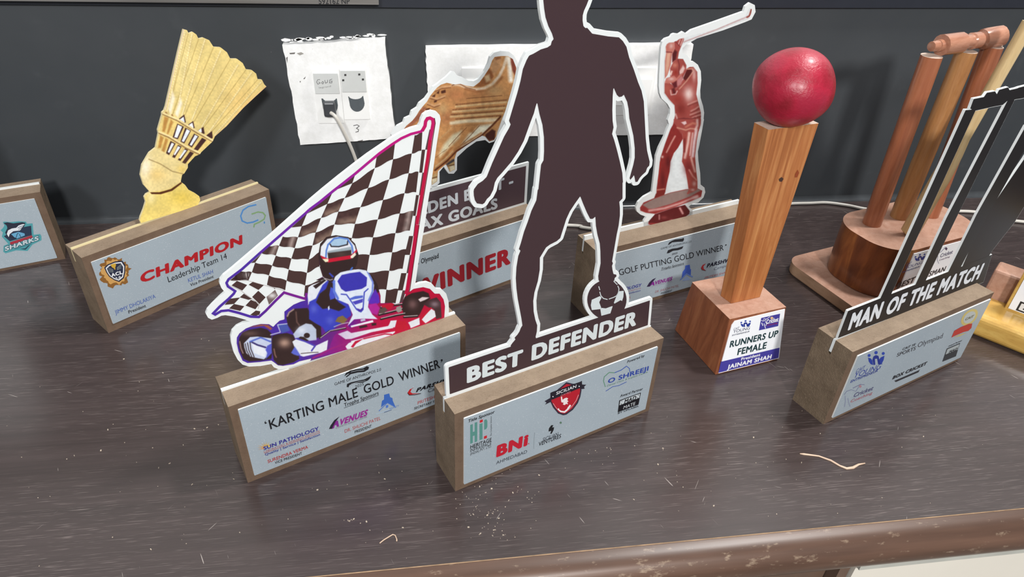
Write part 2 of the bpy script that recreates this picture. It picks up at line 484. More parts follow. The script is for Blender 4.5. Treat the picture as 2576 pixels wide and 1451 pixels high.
def make_wood(name, a, b, c, scale, rough, coat, stretch=(1, 1, 0.12), knot=False, spec=0.4):
    t = NT(name); v = t.coord(stretch); f = t.noise(v, scale*5, 5, 0.6, 0.8); g = t.noise(v, scale*30, 4, 0.7)
    k = t.ramp(f, [(0.25, lin(a)), (0.5, lin(b)), (0.75, lin(c))])
    k = t.mix(t.mul(t.thr(g, 0.5, 0.8), 0.35), k, tuple(q*0.6 for q in lin(a))); t.col(k)
    t.bump(g, 0.08, 0.0005); return t.set(rough, spec, 0, coat, 0.15)
WOOD_BASE = make_wood('reddish_wood_block', (104, 58, 36), (132, 76, 48), (156, 98, 64), 26, 0.5, 0.1)
WOOD_POST = make_wood('golden_wood_post', (140, 80, 42), (170, 106, 60), (196, 138, 86), 42, 0.45, 0.15, (1.2, 1.2, 0.06))
WOOD_CUT = make_wood('pale_end_grain', (176, 154, 140), (190, 170, 156), (200, 184, 172), 60, 0.7, 0, (1, 1, 1))
WOOD_STUMP = make_wood('varnished_stump_wood', (140, 78, 52), (160, 96, 66), (178, 114, 82), 30, 0.3, 0.4, (1, 1, 0.1))
WOOD_STUMP2 = make_wood('pale_stump_wood', (146, 96, 54), (170, 120, 74), (188, 142, 96), 30, 0.35, 0.3, (1, 1, 0.1))
WOOD_BAIL = make_wood('varnished_bail_wood', (148, 96, 74), (168, 116, 92), (186, 138, 114), 30, 0.22, 0.6, (0.2, 1, 1))
WOOD_BAT = make_wood('pale_bat_wood', (196, 164, 116), (210, 182, 134), (222, 198, 154), 30, 0.45, 0.15, (1, 1, 0.1))
WOOD_DRUM = make_wood('dark_turned_wood', (84, 42, 24), (118, 64, 34), (156, 94, 48), 14, 0.32, 0.35, (1, 1, 0.25))
WOOD_PINK = make_wood('dusty_pink_wood', (160, 118, 98), (174, 134, 114), (184, 148, 130), 30, 0.6, 0.05, (1, 1, 1))
WOOD_SLABEDGE = make_wood('tan_wood_edge', (158, 122, 94), (174, 138, 110), (186, 152, 124), 30, 0.6, 0.05, (0.3, 0.3, 1))
WOOD_YEL = make_wood('yellow_varnished_pine', (180, 138, 66), (198, 158, 82), (212, 178, 102), 24, 0.22, 0.7, (0.25, 0.25, 1))

def make_ball():
    t = NT('red_lacquered_wood'); v = t.coord(); f = t.noise(v, 55, 3, 0.5)
    t.col(t.ramp(f, [(0.3, lin((128, 10, 30))), (0.5, lin((160, 18, 48))), (0.75, lin((156, 30, 58)))]))
    g = t.noise(v, 380, 4, 0.65); t.bump(g, 0.55, 0.0008)
    return t.set(0.4, 0.5, 0, 0.2, 0.26)
BALL = make_ball()

def make_laminate():
    t = NT('dark_wood_grain_laminate'); v = t.coord((4, 160, 1)); f = t.noise(v, 1.6, 4, 0.6); broad = t.noise(t.coord((1.2, 6, 1)), 4, 3)
    k = t.ramp(f, [(0.3, lin((51, 43, 42))), (0.7, lin((65, 55, 54)))])
    k = t.mix(t.mul(broad, 0.35), k, lin((76, 65, 65)))
    fine = t.noise(t.coord((62, 2100, 1)), 1.0, 2, 0.6); dens = t.noise(t.coord((4, 9, 1)), 3.0, 3)
    streak = t.mul(t.thr(fine, 0.585, 0.70), t.thr(dens, 0.30, 0.62))
    k = t.mix(t.mul(streak, 0.32), k, lin((168, 154, 150)))
    # worn scratches running all ways
    for ang, lo, sd in ((1.15, 0.775, 0.0), (0.45, 0.79, 3.0), (2.2, 0.79, 7.0)):
        vr = t.n('ShaderNodeVectorRotate'); vr.inputs['Angle'].default_value = ang; t.l(t.coord(), vr.inputs['Vector'])
        mp = t.n('ShaderNodeMapping'); mp.inputs['Scale'].default_value = (60, 900, 1); mp.inputs['Location'].default_value = (sd, sd, 0); t.l(vr.outputs[0], mp.inputs[0])
        sc_ = t.mul(t.thr(t.noise(mp.outputs[0], 1.0, 1), lo, lo+0.03), t.thr(t.noise(t.coord(), 9+sd, 2), 0.45, 0.6))
        k = t.mix(t.mul(sc_, 0.6), k, lin((196, 186, 180)))
    spk = t.mul(t.thr(t.noise(t.coord(), 700, 2), 0.775, 0.80), t.thr(t.noise(t.coord(), 9, 3), 0.45, 0.62))
    k = t.mix(t.mul(spk, 0.6), k, lin((200, 190, 184)))
    t.col(k); t.bump(f, 0.04, 0.0004)
    r = t.thr(broad, 0.0, 1.0); mr = t.n('ShaderNodeMapRange'); mr.inputs[3].default_value = 0.16; mr.inputs[4].default_value = 0.30; t.l(broad, mr.inputs[0])
    t.set(0.32, 0.65); t.l(mr.outputs[0], t.b.inputs['Roughness'])
    return t.m
LAMINATE = make_laminate()
def make_nosing():
    t = NT('worn_brown_wood_moulding'); v = t.coord((3, 40, 40)); f = t.noise(v, 2.2, 4, 0.6)
    k = t.ramp(f, [(0.3, lin((74, 53, 42))), (0.7, lin((100, 74, 60)))])
    w = t.thr(t.noise(t.coord((60, 160, 160)), 1.4, 4, 0.7), 0.59, 0.72)
    k = t.mix(t.mul(w, 0.55), k, lin((168, 148, 126)))
    t.col(k); t.bump(f, 0.15, 0.0006); return t.set(0.38, 0.5)
NOSING = make_nosing()
BAREEDGE = plain('bare_wood_edge', (150, 124, 98), 0.7, 0.3, var=0.3, scale=120)
CREAM = plain('cream_painted_panel', (222, 216, 204), 0.5, 0.4, var=0.02, scale=20)
GREYSTRIP = plain('grey_panel_lip', (176, 176, 168), 0.5, 0.4)
DKPANEL = plain('dark_brown_panel', (96, 76, 64), 0.45, 0.4, var=0.2, scale=30)

def make_wall():
    t = NT('charcoal_wall_paint'); v = t.coord(); f = t.noise(v, 7, 4, 0.6); g = t.noise(v, 40, 3)
    k = t.ramp(f, [(0.3, lin((57, 61, 65))), (0.7, lin((66, 69, 72)))])
    k = t.mix(t.mul(t.thr(g, 0.62, 0.8), 0.25), k, lin((88, 91, 93)))
    chip = t.mul(t.thr(t.noise(v, 130, 2), 0.80, 0.82), t.thr(t.noise(v, 5, 2), 0.5, 0.6)); k = t.mix(chip, k, lin((215, 215, 215)))
    t.col(k); t.bump(t.noise(v, 60, 3), 0.1, 0.001); return t.set(0.42, 0.5)
WALLM = make_wall()
TRIMM = plain('dark_navy_painted_trim', (38, 41, 50), 0.4, 0.5)
UPWALL = plain('pale_upper_wall', (216, 216, 214), 0.6, 0.3)
FLOORM = plain('grey_floor_tile', (150, 146, 140), 0.4, 0.4)
def make_plaster():
    t = NT('white_plaster_box'); v = t.coord(); f = t.noise(v, 120, 4, 0.7)
    k = t.ramp(f, [(0.35, lin((236, 236, 234))), (0.75, lin((250, 250, 250)))])
    sm = t.thr(t.noise(v, 260, 3, 0.6), 0.74, 0.78); k = t.mix(t.mul(sm, 0.5), k, lin((140, 138, 136)))
    t.col(k); t.bump(f, 0.2, 0.001); return t.set(0.5, 0.3)
PLASTER = make_plaster()
PVC = plain('white_switch_plastic', (244, 244, 242), 0.3, 0.4, var=0.01)
PVCG = plain('translucent_grey_lid', (206, 208, 206), 0.25, 0.5, var=0.04)
HOLE = plain('dark_socket_recess', (84, 90, 94), 0.4, 0.4, var=0.2)
PLUGM = plain('black_plug', (66, 68, 72), 0.35, 0.5)
CABLE = plain('grey_white_cable', (196, 192, 184), 0.4, 0.5)
STEEL = NT('brushed_silver_panel'); 
STEEL.col(STEEL.ramp(STEEL.noise(STEEL.coord((2, 60, 60)), 3, 3), [(0.3, lin((112, 108, 104))), (0.7, lin((150, 146, 142)))])); STEEL = STEEL.set(0.38, 0.5, 0.6)
GLUE = plain('dried_glue_strand', (196, 170, 148), 0.5, 0.4, var=0.1)
CRUMB = plain('pale_crumbs', (182, 168, 152), 0.7, 0.3, var=0.2, scale=300)
CEMENT = plain('grey_cove_filler', (62, 65, 68), 0.22, 0.5, var=0.15)

# ------------------------------------------------------------------ the setting and the counter
WY = 1.85          # wall
def slab(name, lo, hi, mat, kind='structure', bevel=0.0):
    m = MB(); lo = np.array(lo, float); hi = np.array(hi, float); d = hi-lo
    m.box(lo, (d[0], 0, 0), (0, d[1], 0), (0, 0, d[2])); o = mk(name, m, [mat], bevel=bevel); o['kind'] = kind; return o
slab('wall_back', (-4.2, WY, -2.5), (4.6, WY+0.3, 0.68), WALLM)
slab('wall_upper', (-4.2, WY, 0.68), (4.6, WY+0.3, 5.6), UPWALL)
slab('floor', (-4.2, -5, -2.6), (4.6, WY, -2.5), FLOORM)
def trim():
    m = MB(); P = Plane((0, WY-0.012, 0), (1, 0, 0), (0, 0, 1)); a, b = P.uv((1100, 20)), P.uv((2400, 20)); k = (b[1]-a[1])/(b[0]-a[0])
    z = lambda x: a[1]+k*(x-a[0])
    m.solid(P, [[(-4.2, a[1]-0.004), (a[0], a[1]), (4.6, z(4.6)), (4.6, 0.75), (-4.2, 0.75)]], -0.012, 0.0, 0); o = mk('trim_1', m, [TRIMM]); o['kind'] = 'structure'
trim()
def cove():
    m = MB(); n = 6; prof = [(WY, 0.0)]+[(WY-0.016+0.016*math.sin(a), 0.016-0.016*math.cos(a)) for a in np.linspace(0, math.pi/2, n)]
    vs = []; 
    for x in (-4.2, 4.6):
        vs += [(x, y, z) for y, z in prof]
    k = len(prof); fs = [(i, i+1, k+i+1, k+i) for i in range(k-1)]+[tuple(range(k)), tuple(range(2*k-1, k-1, -1))]
    m.add(vs, fs); o = mk('baseboard_back', m, [CEMENT], autosmooth=50); o['kind'] = 'structure'
cove()
EY = 0.672
ct = root('counter', 'long dark wood grain counter with a worn brown front moulding carrying all the trophies', 'counter', (0, 1.2, -2.5))
def counter():
    m = MB(); m.box((-4.0, EY, -0.09), (8.4, 0, 0), (0, WY-EY, 0), (0, 0, 0.09)); mk('worktop', m, [LAMINATE], ct)
    prof = [(EY, -0.002), (EY-0.006, 0.0)]
    prof = [(EY, 0.0), (EY-0.012, -0.001), (EY-0.026, -0.006), (EY-0.034, -0.013)]
    for a in np.linspace(0.35, 1.0, 8):
        t = a*math.pi/2*1.25; prof.append((EY-0.024-0.022*math.sin(t)*1.0, -0.042+0.03*math.cos(t)))
    prof += [(EY-0.036, -0.07), (EY-0.02, -0.082), (EY, -0.084)]
    m = MB(); k = len(prof); vs = [(x, y, z) for x in (-4.0, 4.4) for y, z in prof]
    m.add(vs, [(i, k+i, k+(i+1) % k, (i+1) % k) for i in range(k)]+[tuple(range(k)), tuple(range(2*k-1, k-1, -1))])
    mk('edge_moulding', m, [NOSING], ct, autosmooth=40)
    m = MB(); m.tube([(-4.0, EY, 0.0004), (4.4, EY, 0.0004)], 0.0010, 6); mk('bare_edge_line', m, [BAREEDGE], ct)
    m = MB(); m.box((0.765, EY-0.012, -2.5), (3.6, 0, 0), (0, 0.06, 0), (0, 0, 2.415)); mk('cream_front_panel', m, [CREAM], ct)
    m = MB(); m.box((0.765, EY-0.02, -0.108), (3.6, 0, 0), (0, 0.02, 0), (0, 0, 0.024)); mk('panel_lip', m, [GREYSTRIP], ct)
    m = MB(); m.box((-4.0, EY+0.02, -2.5), (4.74, 0, 0), (0, 0.06, 0), (0, 0, 2.415)); mk('dark_front_panel', m, [DKPANEL], ct)
    m = MB(); m.box((0.742, EY-0.005, -2.5), (0.02, 0, 0), (0, 0.08, 0), (0, 0, 2.415)); mk('panel_post', m, [DKPANEL], ct)
    m = MB(); m.box((-4.0, WY-0.06, -2.5), (8.4, 0, 0), (0, 0.05, 0), (0, 0, 2.41)); mk('back_panel', m, [DKPANEL], ct)
counter()

# ------------------------------------------------------------------ wooden block trophies
MDFG = 'fibreboard block trophies with a silver plaque'
class Trophy:
    def __init__(s, name, label, x, y, yaw, L, T, Hh, slot, ins, hasleft=True):
        s.x, s.y, s.yaw, s.L, s.T, s.H, s.slot = x, y, yaw, L, T, Hh, slot
        s.ex = np.array([math.cos(yaw), math.sin(yaw), 0]); s.ey = np.array([-math.sin(yaw), math.cos(yaw), 0]); s.ez = np.array([0, 0, 1.0])
        s.o = np.array([x, y, 0.0])
        c = s.o+s.ex*L/2+s.ey*T/2
        s.root = root(name, label, 'trophy', c, yaw, MDFG)
        s.front = Plane(s.o, s.ex, s.ez)                       # front face of the block
        s.bp = Plane(s.o+s.ey*slot, s.ex, s.ez)                # front face of the cut-out standing in the slot
        m = MB(); o = s.o; ex, ey, ez = s.ex, s.ey, s.ez
        t = 0.0068; d = 0.036                                   # the sawn slot
        ys = [0, slot, slot+t, T]
        prof = [(0, 0), (T, 0), (T, Hh), (slot+t, Hh), (slot+t, Hh-d), (slot, Hh-d), (slot, Hh), (0, Hh)]
        P = lambda u, q: o+ex*u+ey*q[0]+ez*q[1]
        k = len(prof); v = [P(0, q) for q in prof]+[P(L, q) for q in prof]
        for i in range(k):
            j = (i+1) % k; mi = 2 if i == k-1 else (0 if prof[i][1] == Hh and prof[j][1] == Hh else 1)
            m.add([v[i], v[k+i], v[k+j], v[j]], [(0, 3, 2, 1)], mi)
        for u, rev in ((0, False), (L, True)):
            for q in ([(0, 0), (slot, 0), (slot, Hh), (0, Hh)], [(slot, 0), (slot+t, 0), (slot+t, Hh-d), (slot, Hh-d)], [(slot+t, 0), (T, 0), (T, Hh), (slot+t, Hh)]):
                m.add([P(u, a) for a in q], [(0, 1, 2, 3)[::-1] if not rev else (0, 1, 2, 3)], 1)
        mk('base_block', m, [MDF_TOP, MDF_SIDE, MDF_FACE], s.root)
        il, ir, it, ib = ins
        s.pw = 0.0026
        s.plaque = MB()
        r = 0.0015; A, B, Cc, D = il, L-ir, ib, Hh-it
        lo = []
        for cx, cy, a0 in ((A+r, Cc+r, 180), (B-r, Cc+r, 270), (B-r, D-r, 0), (A+r, D-r, 90)):
            lo += [(cx+r*math.cos(math.radians(a0+q)), cy+r*math.sin(math.radians(a0+q))) for q in (0, 30, 60, 90)]
        s.plaque.solid(s.front, [lo], 0.0, s.pw, 0, 1)
        s.lay = s.pw+0.0002
        s.pp = s.front.at(s.pw)
    # drawing on the plaque
    def t(s, f, txt, BL, BR, top, col, bold=0.0, lay=0): text(s.plaque, s.pp, f, txt, BL, BR, top, col, 0.00025+lay*0.00012, bold, 2)
    def b(s, f, pts, col, lay=0, holes=()): blob(s.plaque, s.pp, f, pts, col, 0.0002+lay*0.00012, 2, holes)
    def s_(s, f, pts, wid, col, lay=0, closed=False): strip(s.plaque, s.pp, f, pts, wid, col, 0.0002+lay*0.00012, 2, closed)
    def d(s, f, c, r, col, lay=0, ry=None): disc(s.plaque, s.pp, f, c, r, col, 0.0002+lay*0.00012, 2, 20, ry)
    def done(s): mk('plaque', s.plaque, [PLAQUE, WHITE, PRINT], s.root)

BLK = (30, 30, 34); RED = (178, 34, 40); BLU = (44, 58, 150)
def bar(tr, mb, m=0, zl=-0.03, zh=0.004, u0=0.0, u1=None):
    """the strip of the cut-out that sits in the slot along the whole block"""
    u1 = tr.L if u1 is None else u1
    mb.solid(tr.bp, [[(u0, tr.H+zl), (u1, tr.H+zl), (u1, tr.H+zh), (u0, tr.H+zh)]], -0.0056, 0.0, m)

# ---- karting trophy
def karting():
    T = Trophy('karting_trophy', 'trophy cut out as a checkered flag over a blue and red racing kart, white rim', -0.3111, 0.8700, math.radians(24.72), 0.4385, 0.084, 0.184, 0.041, (0.013, 0.013, 0.011, 0.014))
    # plaque
    T.t('E', 'KARTING MALE', (463, 988), (1190, 716), (444, 912), BLK, 0.012)
    T.t('E', 'GOLD', (1243, 694), (1490, 612), (1230, 622), BLK, 0.012)
    T.t('E', 'WINNER', (1538, 592), (1872, 476), (1520, 520), BLK, 0.012)
    T.t('E', '‘', (432, 985), (448, 978), 66, BLK); T.t('E', '’', (1872, 480), (1890, 474), 68, BLK)
    T.t('E', 'Trophy Sponsors', (1075, 803), (1360, 698), 30, BLK, 0.01); T.s_('E', [(1072, 812), (1362, 705)], 3, BLK)
    dragons(T, 'E', 0, 0, 1.0)
    T.t('E', 'GAME OF ANTHROPOS 2.0', (995, 624), (1380, 500), 22, BLK, 0.0, 2)
    T.t('E', '2025', (1165, 647), (1238, 622), 22, BLK)
    T.t('E', 'SUN PATHOLOGY', (408, 1162), (865, 993), 30, (52, 48, 140), 0.03)
    T.t('E', 'LABORATORY & RESEARCH INSTITUTE', (410, 1182), (872, 1009), 13, (170, 60, 60))
    T.s_('E', [(412, 1187), (875, 1015)], 3, (170, 60, 60))
    T.t('E', 'Quality | Service | Satisfaction', (418, 1207), (875, 1037), 18, (52, 52, 140), 0.015)
    T.t('E', 'SURENDRA VERMA', (442, 1268), (775, 1145), 26, (176, 54, 52), 0.012)
    T.t('E', 'VICE PRESIDENT', (500, 1276), (725, 1195), 20, BLK, 0.01)
    for k in range(9):
        a = math.radians(150+k*22); x, y = 430, 1140
        T.b('E', [(x+18*math.cos(a-.25), y+14*math.sin(a-.25)), (x+(78 if k < 3 else 62)*math.cos(a+.15), y+48*math.sin(a+.15)), (x+18*math.cos(a+.35), y+14*math.sin(a+.35))], (214, 150+k*4, 70))
    T.t('E', 'VENUES', (1030, 958), (1262, 874), (1042, 903), (150, 40, 140), 0.05)
    T.b('E', [(948, 985), (962, 955), (992, 912), (1036, 880), (1004, 926), (976, 984)], (40, 36, 50))
    T.b('E', [(972, 984), (1006, 918), (1022, 914), (1032, 962), (1014, 968), (1008, 950), (996, 956), (990, 978)], (130, 40, 140), 1)
    T.t('E', 'COSMETIC SURGERY CENTER', (1005, 984), (1265, 888), 11, (110, 96, 110))
    T.t('E', 'DR. SHUCHI PATEL', (1080, 1018), (1377, 907), 27, (176, 64, 60)); T.t('E', 'PRESIDENT', (1163, 1021), (1302, 970), 22, BLK, 0.01)
    T.b('E', [(1380, 805), (1388, 752), (1405, 740), (1405, 702), (1448, 690), (1456, 722), (1474, 728), (1478, 752), (1500, 802), (1432, 766)], (62, 104, 186))
    T.s_('E', [(1362, 836), (1432, 768), (1504, 806)], 6, (80, 120, 200), 1); T.b('E', [(1420, 790), (1440, 784), (1440, 806), (1420, 812)], (80, 120, 200))
    T.t('E', 'REALTY', (1452, 824), (1530, 797), 13, (84, 124, 190)); T.s_('E', [(1340, 862), (1400, 842), (1470, 820)], 6, (170, 190, 210)); T.s_('E', [(1405, 848), (1468, 826)], 4, (60, 80, 120), 1)
    T.t('E', 'PARSHWA', (1668, 682), (1990, 572), (1684, 645), BLK, 0.06)
    T.b('E', [(1655, 640), (1618, 657), (1600, 684), (1612, 703), (1706, 690), (1640, 690), (1624, 678), (1634, 655)], (186, 36, 40)); T.s_('E', [(1600, 686), (1614, 704), (1660, 702), (1712, 690)], 5, BLK, 1)
    T.t('E', 'Campus', (1770, 684), (1930, 628), 28, (60, 60, 66))
    T.t('E', 'PRITESH SHAH', (1685, 783), (1935, 688), 26, (176, 60, 58)); T.t('E', 'SECRETARY TREASURER', (1655, 824), (1950, 722), 18, BLK, 0.01)
    T.done()
    # cut-out
    P = T.bp; m = MB()
    out = px('K2', [(1150, 160), (1158, 120), (1180, 75), (1220, 45), (1270, 34), (1320, 45), (1352, 80), (1362, 125), (1318, 400), (1274, 720), (1234, 960), (1200, 1200)])
    out += px('K3', [(1160, 230), (1128, 430), (1096, 650), (1150, 630), (1220, 620), (1275, 640), (1318, 690), (1370, 692), (1420, 740), (1444, 820), (1448, 900), (1446, 968)])
    right = P.uv(out[-1])
    uvo = [P.uv(p) for p in out]
    uvo[-1] = (uvo[-1][0], T.H-0.03)
    lb = px('K4', [(900, 1378), (830, 1391), (770, 1393), (720, 1372), (690, 1332), (560, 1356), (420, 1363), (340, 1340), (280, 1280), (232, 1190), (203, 1080), (195, 1000), (215, 930), (270, 872), (350, 832), (430, 816), (385, 797), (330, 780), (240, 755), (130, 738), (80, 745), (30, 772)])
    lb += px('D', [(170, 868), (120, 885), (85, 868), (65, 832), (80, 795), (120, 750), (190, 680), (240, 636), (207, 597), (190, 555), (195, 518), (225, 480), (300, 420), (450, 292), (660, 112)])
    lb += px('K2', [(0, 968), (130, 858), (300, 720), (480, 580), (600, 490), (740, 395), (860, 312), (960, 255), (1050, 215), (1130, 192)])
    luv = [P.uv(p) for p in lb]
    uvo.append((luv[0][0], T.H-0.03))
    uvo += luv
    m.solid(P, [uvo[::-1]], -0.0056, 0.0, 0)
    bar(T, m, 0, zh=0.0035)
    W0 = 0.0003
    BR = (72, 50, 48)
    # checkered cells
    k1 = lambda l: [px('K1', [q])[0] if q else None for q in l]; k2 = lambda l: [px('K2', [q])[0] if q else None for q in l]; k3 = lambda l: [px('K3', [q])[0] if q else None for q in l]
    col = {}
    col[0] = k2([(1170, 262), (1160, 452), (1130, 670), (1105, 885), (1080, 1080), (1040, 1285)])+k3([(1000, 275), (965, 480), (920, 690), (890, 840)])
    col[1] = k2([(1090, 290), (1060, 480), (1028, 685), (985, 893), (935, 1105), (890, 1310)])+k3([(855, 308), (825, 500), (795, 697), (778, 845)])
    col[2] = k2([(885, 378), (865, 540), (825, 750), (760, 965), (705, 1168), (655, 1355)])+k3([(620, 335), (590, 520), (610, 700), (690, 850)])
    col[3] = k2([(695, 508), (675, 632), (605, 840), (525, 1040), (468, 1215), (435, 1362)])+k3([(390, 330), (360, 500), (400, 690)])+[None]
    col[4] = k2([(475, 682), (440, 790), (360, 945), (295, 1088), (255, 1220), (215, 1350)])+k3([(110, 300), (98, 455), (140, 590), (140, 600)])
    col[5] = k2([(240, 870), (240, 870), (180, 1005), (115, 1152), (58, 1305), (25, 1440)])+k1([(662, 1055), (650, 1145), (638, 1230), (630, 1303)])
    col[6] = k1([None, None, (650, 745), (615, 830), (590, 905), (568, 978), (545, 1048), (527, 1122), (513, 1197), (503, 1262)])
    col[7] = k1([None, None, None, (545, 838), (487, 900), (462, 962), (440, 1028), (415, 1095), (393, 1162), (380, 1225)])
    col[8] = k1([None, None, None, None, (487, 900), (390, 962), (345, 1013), (300, 1075), (278, 1140), (255, 1195)])
    col[9] = k1([None, None, None, None, None, None, (345, 1013), (272, 1078), (205, 1135), (130, 1195)])
    rows = range(-1, 9)
    for c in range(9):
        for r in range(-1, 8):
            q = [col[c][r+1], col[c+1][r+1], col[c+1][r+2], col[c][r+2]]
            q = [p for p in q if p is not None]
            qq = []
            for p in q:
                if not qq or abs(p[0]-qq[-1][0])+abs(p[1]-qq[-1][1]) > 2: qq.append(p)
            if len(qq) < 3 or (c+r) % 2 == 0: continue
            # wavy edges: subdivide and sag a little
            if len(qq) == 4:
                a, b, d, e = [np.array(p) for p in qq]
                top = [a+(b-a)*t+np.array([0, 1.4*math.sin(2*math.pi*t)*-1]) for t in np.linspace(0, 1, 7)]
                bot = [e+(d-e)*t+np.array([0, 1.4*math.sin(2*math.pi*t)*-1]) for t in np.linspace(0, 1, 7)]
                pts = [tuple(p) for p in top]+[tuple(p) for p in bot[::-1]]
                step = 2.2; base = BR; ops = []
                if (c, r) in ((4, 3), (3, 2), (4, 1), (5, 2)): ops = [('s', (176, 150, 130), [tuple(e*0.75+a*0.25), tuple(e*0.3+d*0.55+b*0.15)], 5, 22)]
                if (c, r) in ((7, 5), (6, 3), (8, 6), (7, 4), (5, 3), (0, 3)): ops = [('s', (214, 200, 192), [tuple(a*0.7+b*0.3), tuple(e*0.7+d*0.3)], 3, 18)]
                if ops:
                    step = 1.5; painted(m, P, pts, step, base, ops+[('n', 0.12, 7, c+r)], W0, 1); continue
            else: pts = qq
            uv = [P.uv(p) for p in pts]
            A = sum(uv[i][0]*uv[(i+1) % len(uv)][1]-uv[(i+1) % len(uv)][0]*uv[i][1] for i in range(len(uv)))
            m.poly(P, uv if A > 0 else uv[::-1], W0, 1, BR)
    # pole
    Lp = col[0]
    Mp = k2([(1245, 230), (1200, 440), (1170, 680), (1135, 915), (1100, 1130), (1075, 1340)])+k3([(1040, 335), (1005, 525), (965, 705), (930, 840)])
    Rp = k2([(1264, 230), (1226, 440), (1194, 680), (1157, 915), (1124, 1130), (1090, 1345)])+k3([(1057, 335), (1028, 525), (1000, 705), (960, 840)])
    Lq = k2([(1178, 240), (1165, 440), (1138, 680), (1105, 912), (1072, 1130), (1032, 1340)])+k3([(985, 335), (950, 525), (915, 705), (890, 840)])
    for i in range(9):
        for A_, B_, par in ((Lq, Mp, 1), (Mp, Rp, 0)):
            if i % 2 == par: blob(m, P, 'P', [A_[i], B_[i], B_[i+1], A_[i+1]], BR if par else (88, 62, 66), W0, 1)
    # folded tip
    for q in ([(205, 375), (270, 320), (395, 370), (335, 438)], [(413, 366), (465, 330), (598, 372), (532, 430)], [(455, 515), (530, 440), (620, 520), (545, 600)],
              [(120, 612), (150, 575), (195, 535), (308, 522), (235, 600), (185, 605)], [(305, 520), (355, 475), (450, 540), (410, 550)],
              [(175, 655), (235, 600), (360, 628), (310, 685)], [(375, 620), (440, 550), (500, 575), (535, 610), (495, 665)],
              [(430, 735), (500, 680), (555, 690), (545, 730), (500, 745)], [(712, 402), (738, 410), (730, 420)]):
        blob(m, P, 'K4', q, BR, W0, 1)
    painted(m, P, px('K4', [(210, 305), (250, 260), (325, 205), (435, 220), (400, 308), (300, 312)]), 1.3, BR, [('b', (225, 215, 212), px('K4', [(400, 250)])[0], (15, 12), 0.9)], W0, 1)
    painted(m, P, px('K4', [(630, 515), (735, 430), (770, 500), (662, 610)]), 1.3, (110, 92, 90), [('b', (228, 226, 226), px('K4', [(700, 500)])[0], (13, 8), 0.9)], W0, 1)
    for q in ([(160, 365), (320, 440), (455, 540), (540, 600), (530, 660)], [(220, 312), (400, 315), (600, 372), (740, 410), (850, 440)]): strip(m, P, 'K4', q, 4, (150, 130, 128), W0+0.0001, 1)
    # coloured outline
    RD, MG, PU, IN = (186, 16, 62), (186, 18, 122), (120, 30, 160), (76, 44, 158)
    def cseg(f, pts, wid, cols): strip(m, P, f, pts, wid, cols, W0+0.0002, 1)
    cseg('K3', [(1000, 745), (1015, 690), (1048, 480), (1085, 240), (1115, 20)], 38, RD)
    cseg('K2', [(1112, 1220), (1132, 1100), (1182, 800), (1225, 540), (1252, 340), (1282, 165), (1278, 125), (1250, 110), (1222, 116), (1204, 145), (1198, 192), (1168, 245)], 35, [(186, 16, 62)]*4+[(190, 18, 96)]*7)
    strip(m, P, 'K3', [(1024, 745), (1040, 690), (1070, 480), (1105, 240), (1137, 20)], 8, (96, 30, 40), W0+0.00025, 1)
    strip(m, P, 'K2', [(1137, 1220), (1158, 1080), (1205, 800), (1248, 540), (1276, 340), (1304, 165), (1296, 110)], 8, (96, 30, 40), W0+0.00025, 1)
    cseg('K2', [(1168, 235), (1158, 250), (1050, 277), (950, 322), (850, 387), (720, 480), (600, 580), (470, 690), (350, 785), (240, 870), (100, 985), (-10, 1066)], 27, [MG]*5+[(178, 20, 130), (168, 22, 138), (156, 24, 146), (146, 26, 150), (134, 28, 154), PU])
    cseg('K1', [(665, 718), (640, 742), (470, 890), (330, 1012), (210, 1120), (120, 1188), (106, 1212), (116, 1236), (165, 1268), (155, 1285), (120, 1320), (60, 1372), (16, 1418), (30, 1426), (70, 1402), (120, 1397), (190, 1415), (270, 1440), (325, 1442), (370, 1402), (440, 1330), (495, 1277), (560, 1297), (640, 1320), (648, 1280)], 17, [PU, (104, 36, 160), (90, 40, 160)]+[IN]*15+[(88, 36, 150), (98, 34, 146), (110, 30, 144), (120, 30, 140)])
    # kart and driver
    o = []; k3 = lambda l: px('K3', l); k4 = lambda l: px('K4', l)
    p = lambda c, l, s=1.3: o.append(('p', c, l, s)); st = lambda c, l, w_, s=1.2: o.append(('s', c, l, w_, s))
    sil = k4([(690, 1290), (550, 1308), (400, 1320), (340, 1292), (290, 1180), (268, 1080), (270, 1010), (300, 960), (380, 900), (470, 865), (560, 845), (660, 848), (712, 882), (740, 850), (790, 805), (850, 790), (848, 695), (900, 655), (960, 610), (1050, 572), (1104, 560), (1130, 480), (1140, 400), (1180, 370), (1320, 320)])
    sil += k3([(60, 600), (140, 560), (100, 440), (88, 330), (105, 220), (170, 150), (270, 130), (400, 150), (470, 220), (505, 330), (490, 430), (460, 490), (560, 475), (650, 560), (700, 640), (735, 760), (735, 840), (850, 835), (885, 850), (960, 830), (1000, 745), (1080, 690), (1180, 672), (1250, 690), (1300, 740), (1350, 740), (1392, 800), (1407, 870), (1400, 990)])
    sil += k3([(1250, 1045), (1000, 1130), (700, 1225), (380, 1325), (150, 1395), (0, 1440)])+k4([(1180, 1265), (1030, 1300), (960, 1335), (830, 1355), (770, 1348), (720, 1310)])
    xg = lambda a, b, x0, x1: (a, b, k3([(x0, 0)])[0][0], k3([(x1, 0)])[0][0])
    DK = (52, 36, 36); WH = (226, 230, 238)
    p(xg((72, 44, 160), (186, 16, 56), -100, 1000), sil, 1.0)
    p(DK, k3([(84, 330), (100, 215), (170, 146), (270, 126), (400, 146), (475, 216), (510, 330), (495, 435), (470, 485), (560, 468), (655, 552), (708, 640), (720, 720), (640, 800), (560, 700), (240, 700), (150, 600), (100, 440)]))
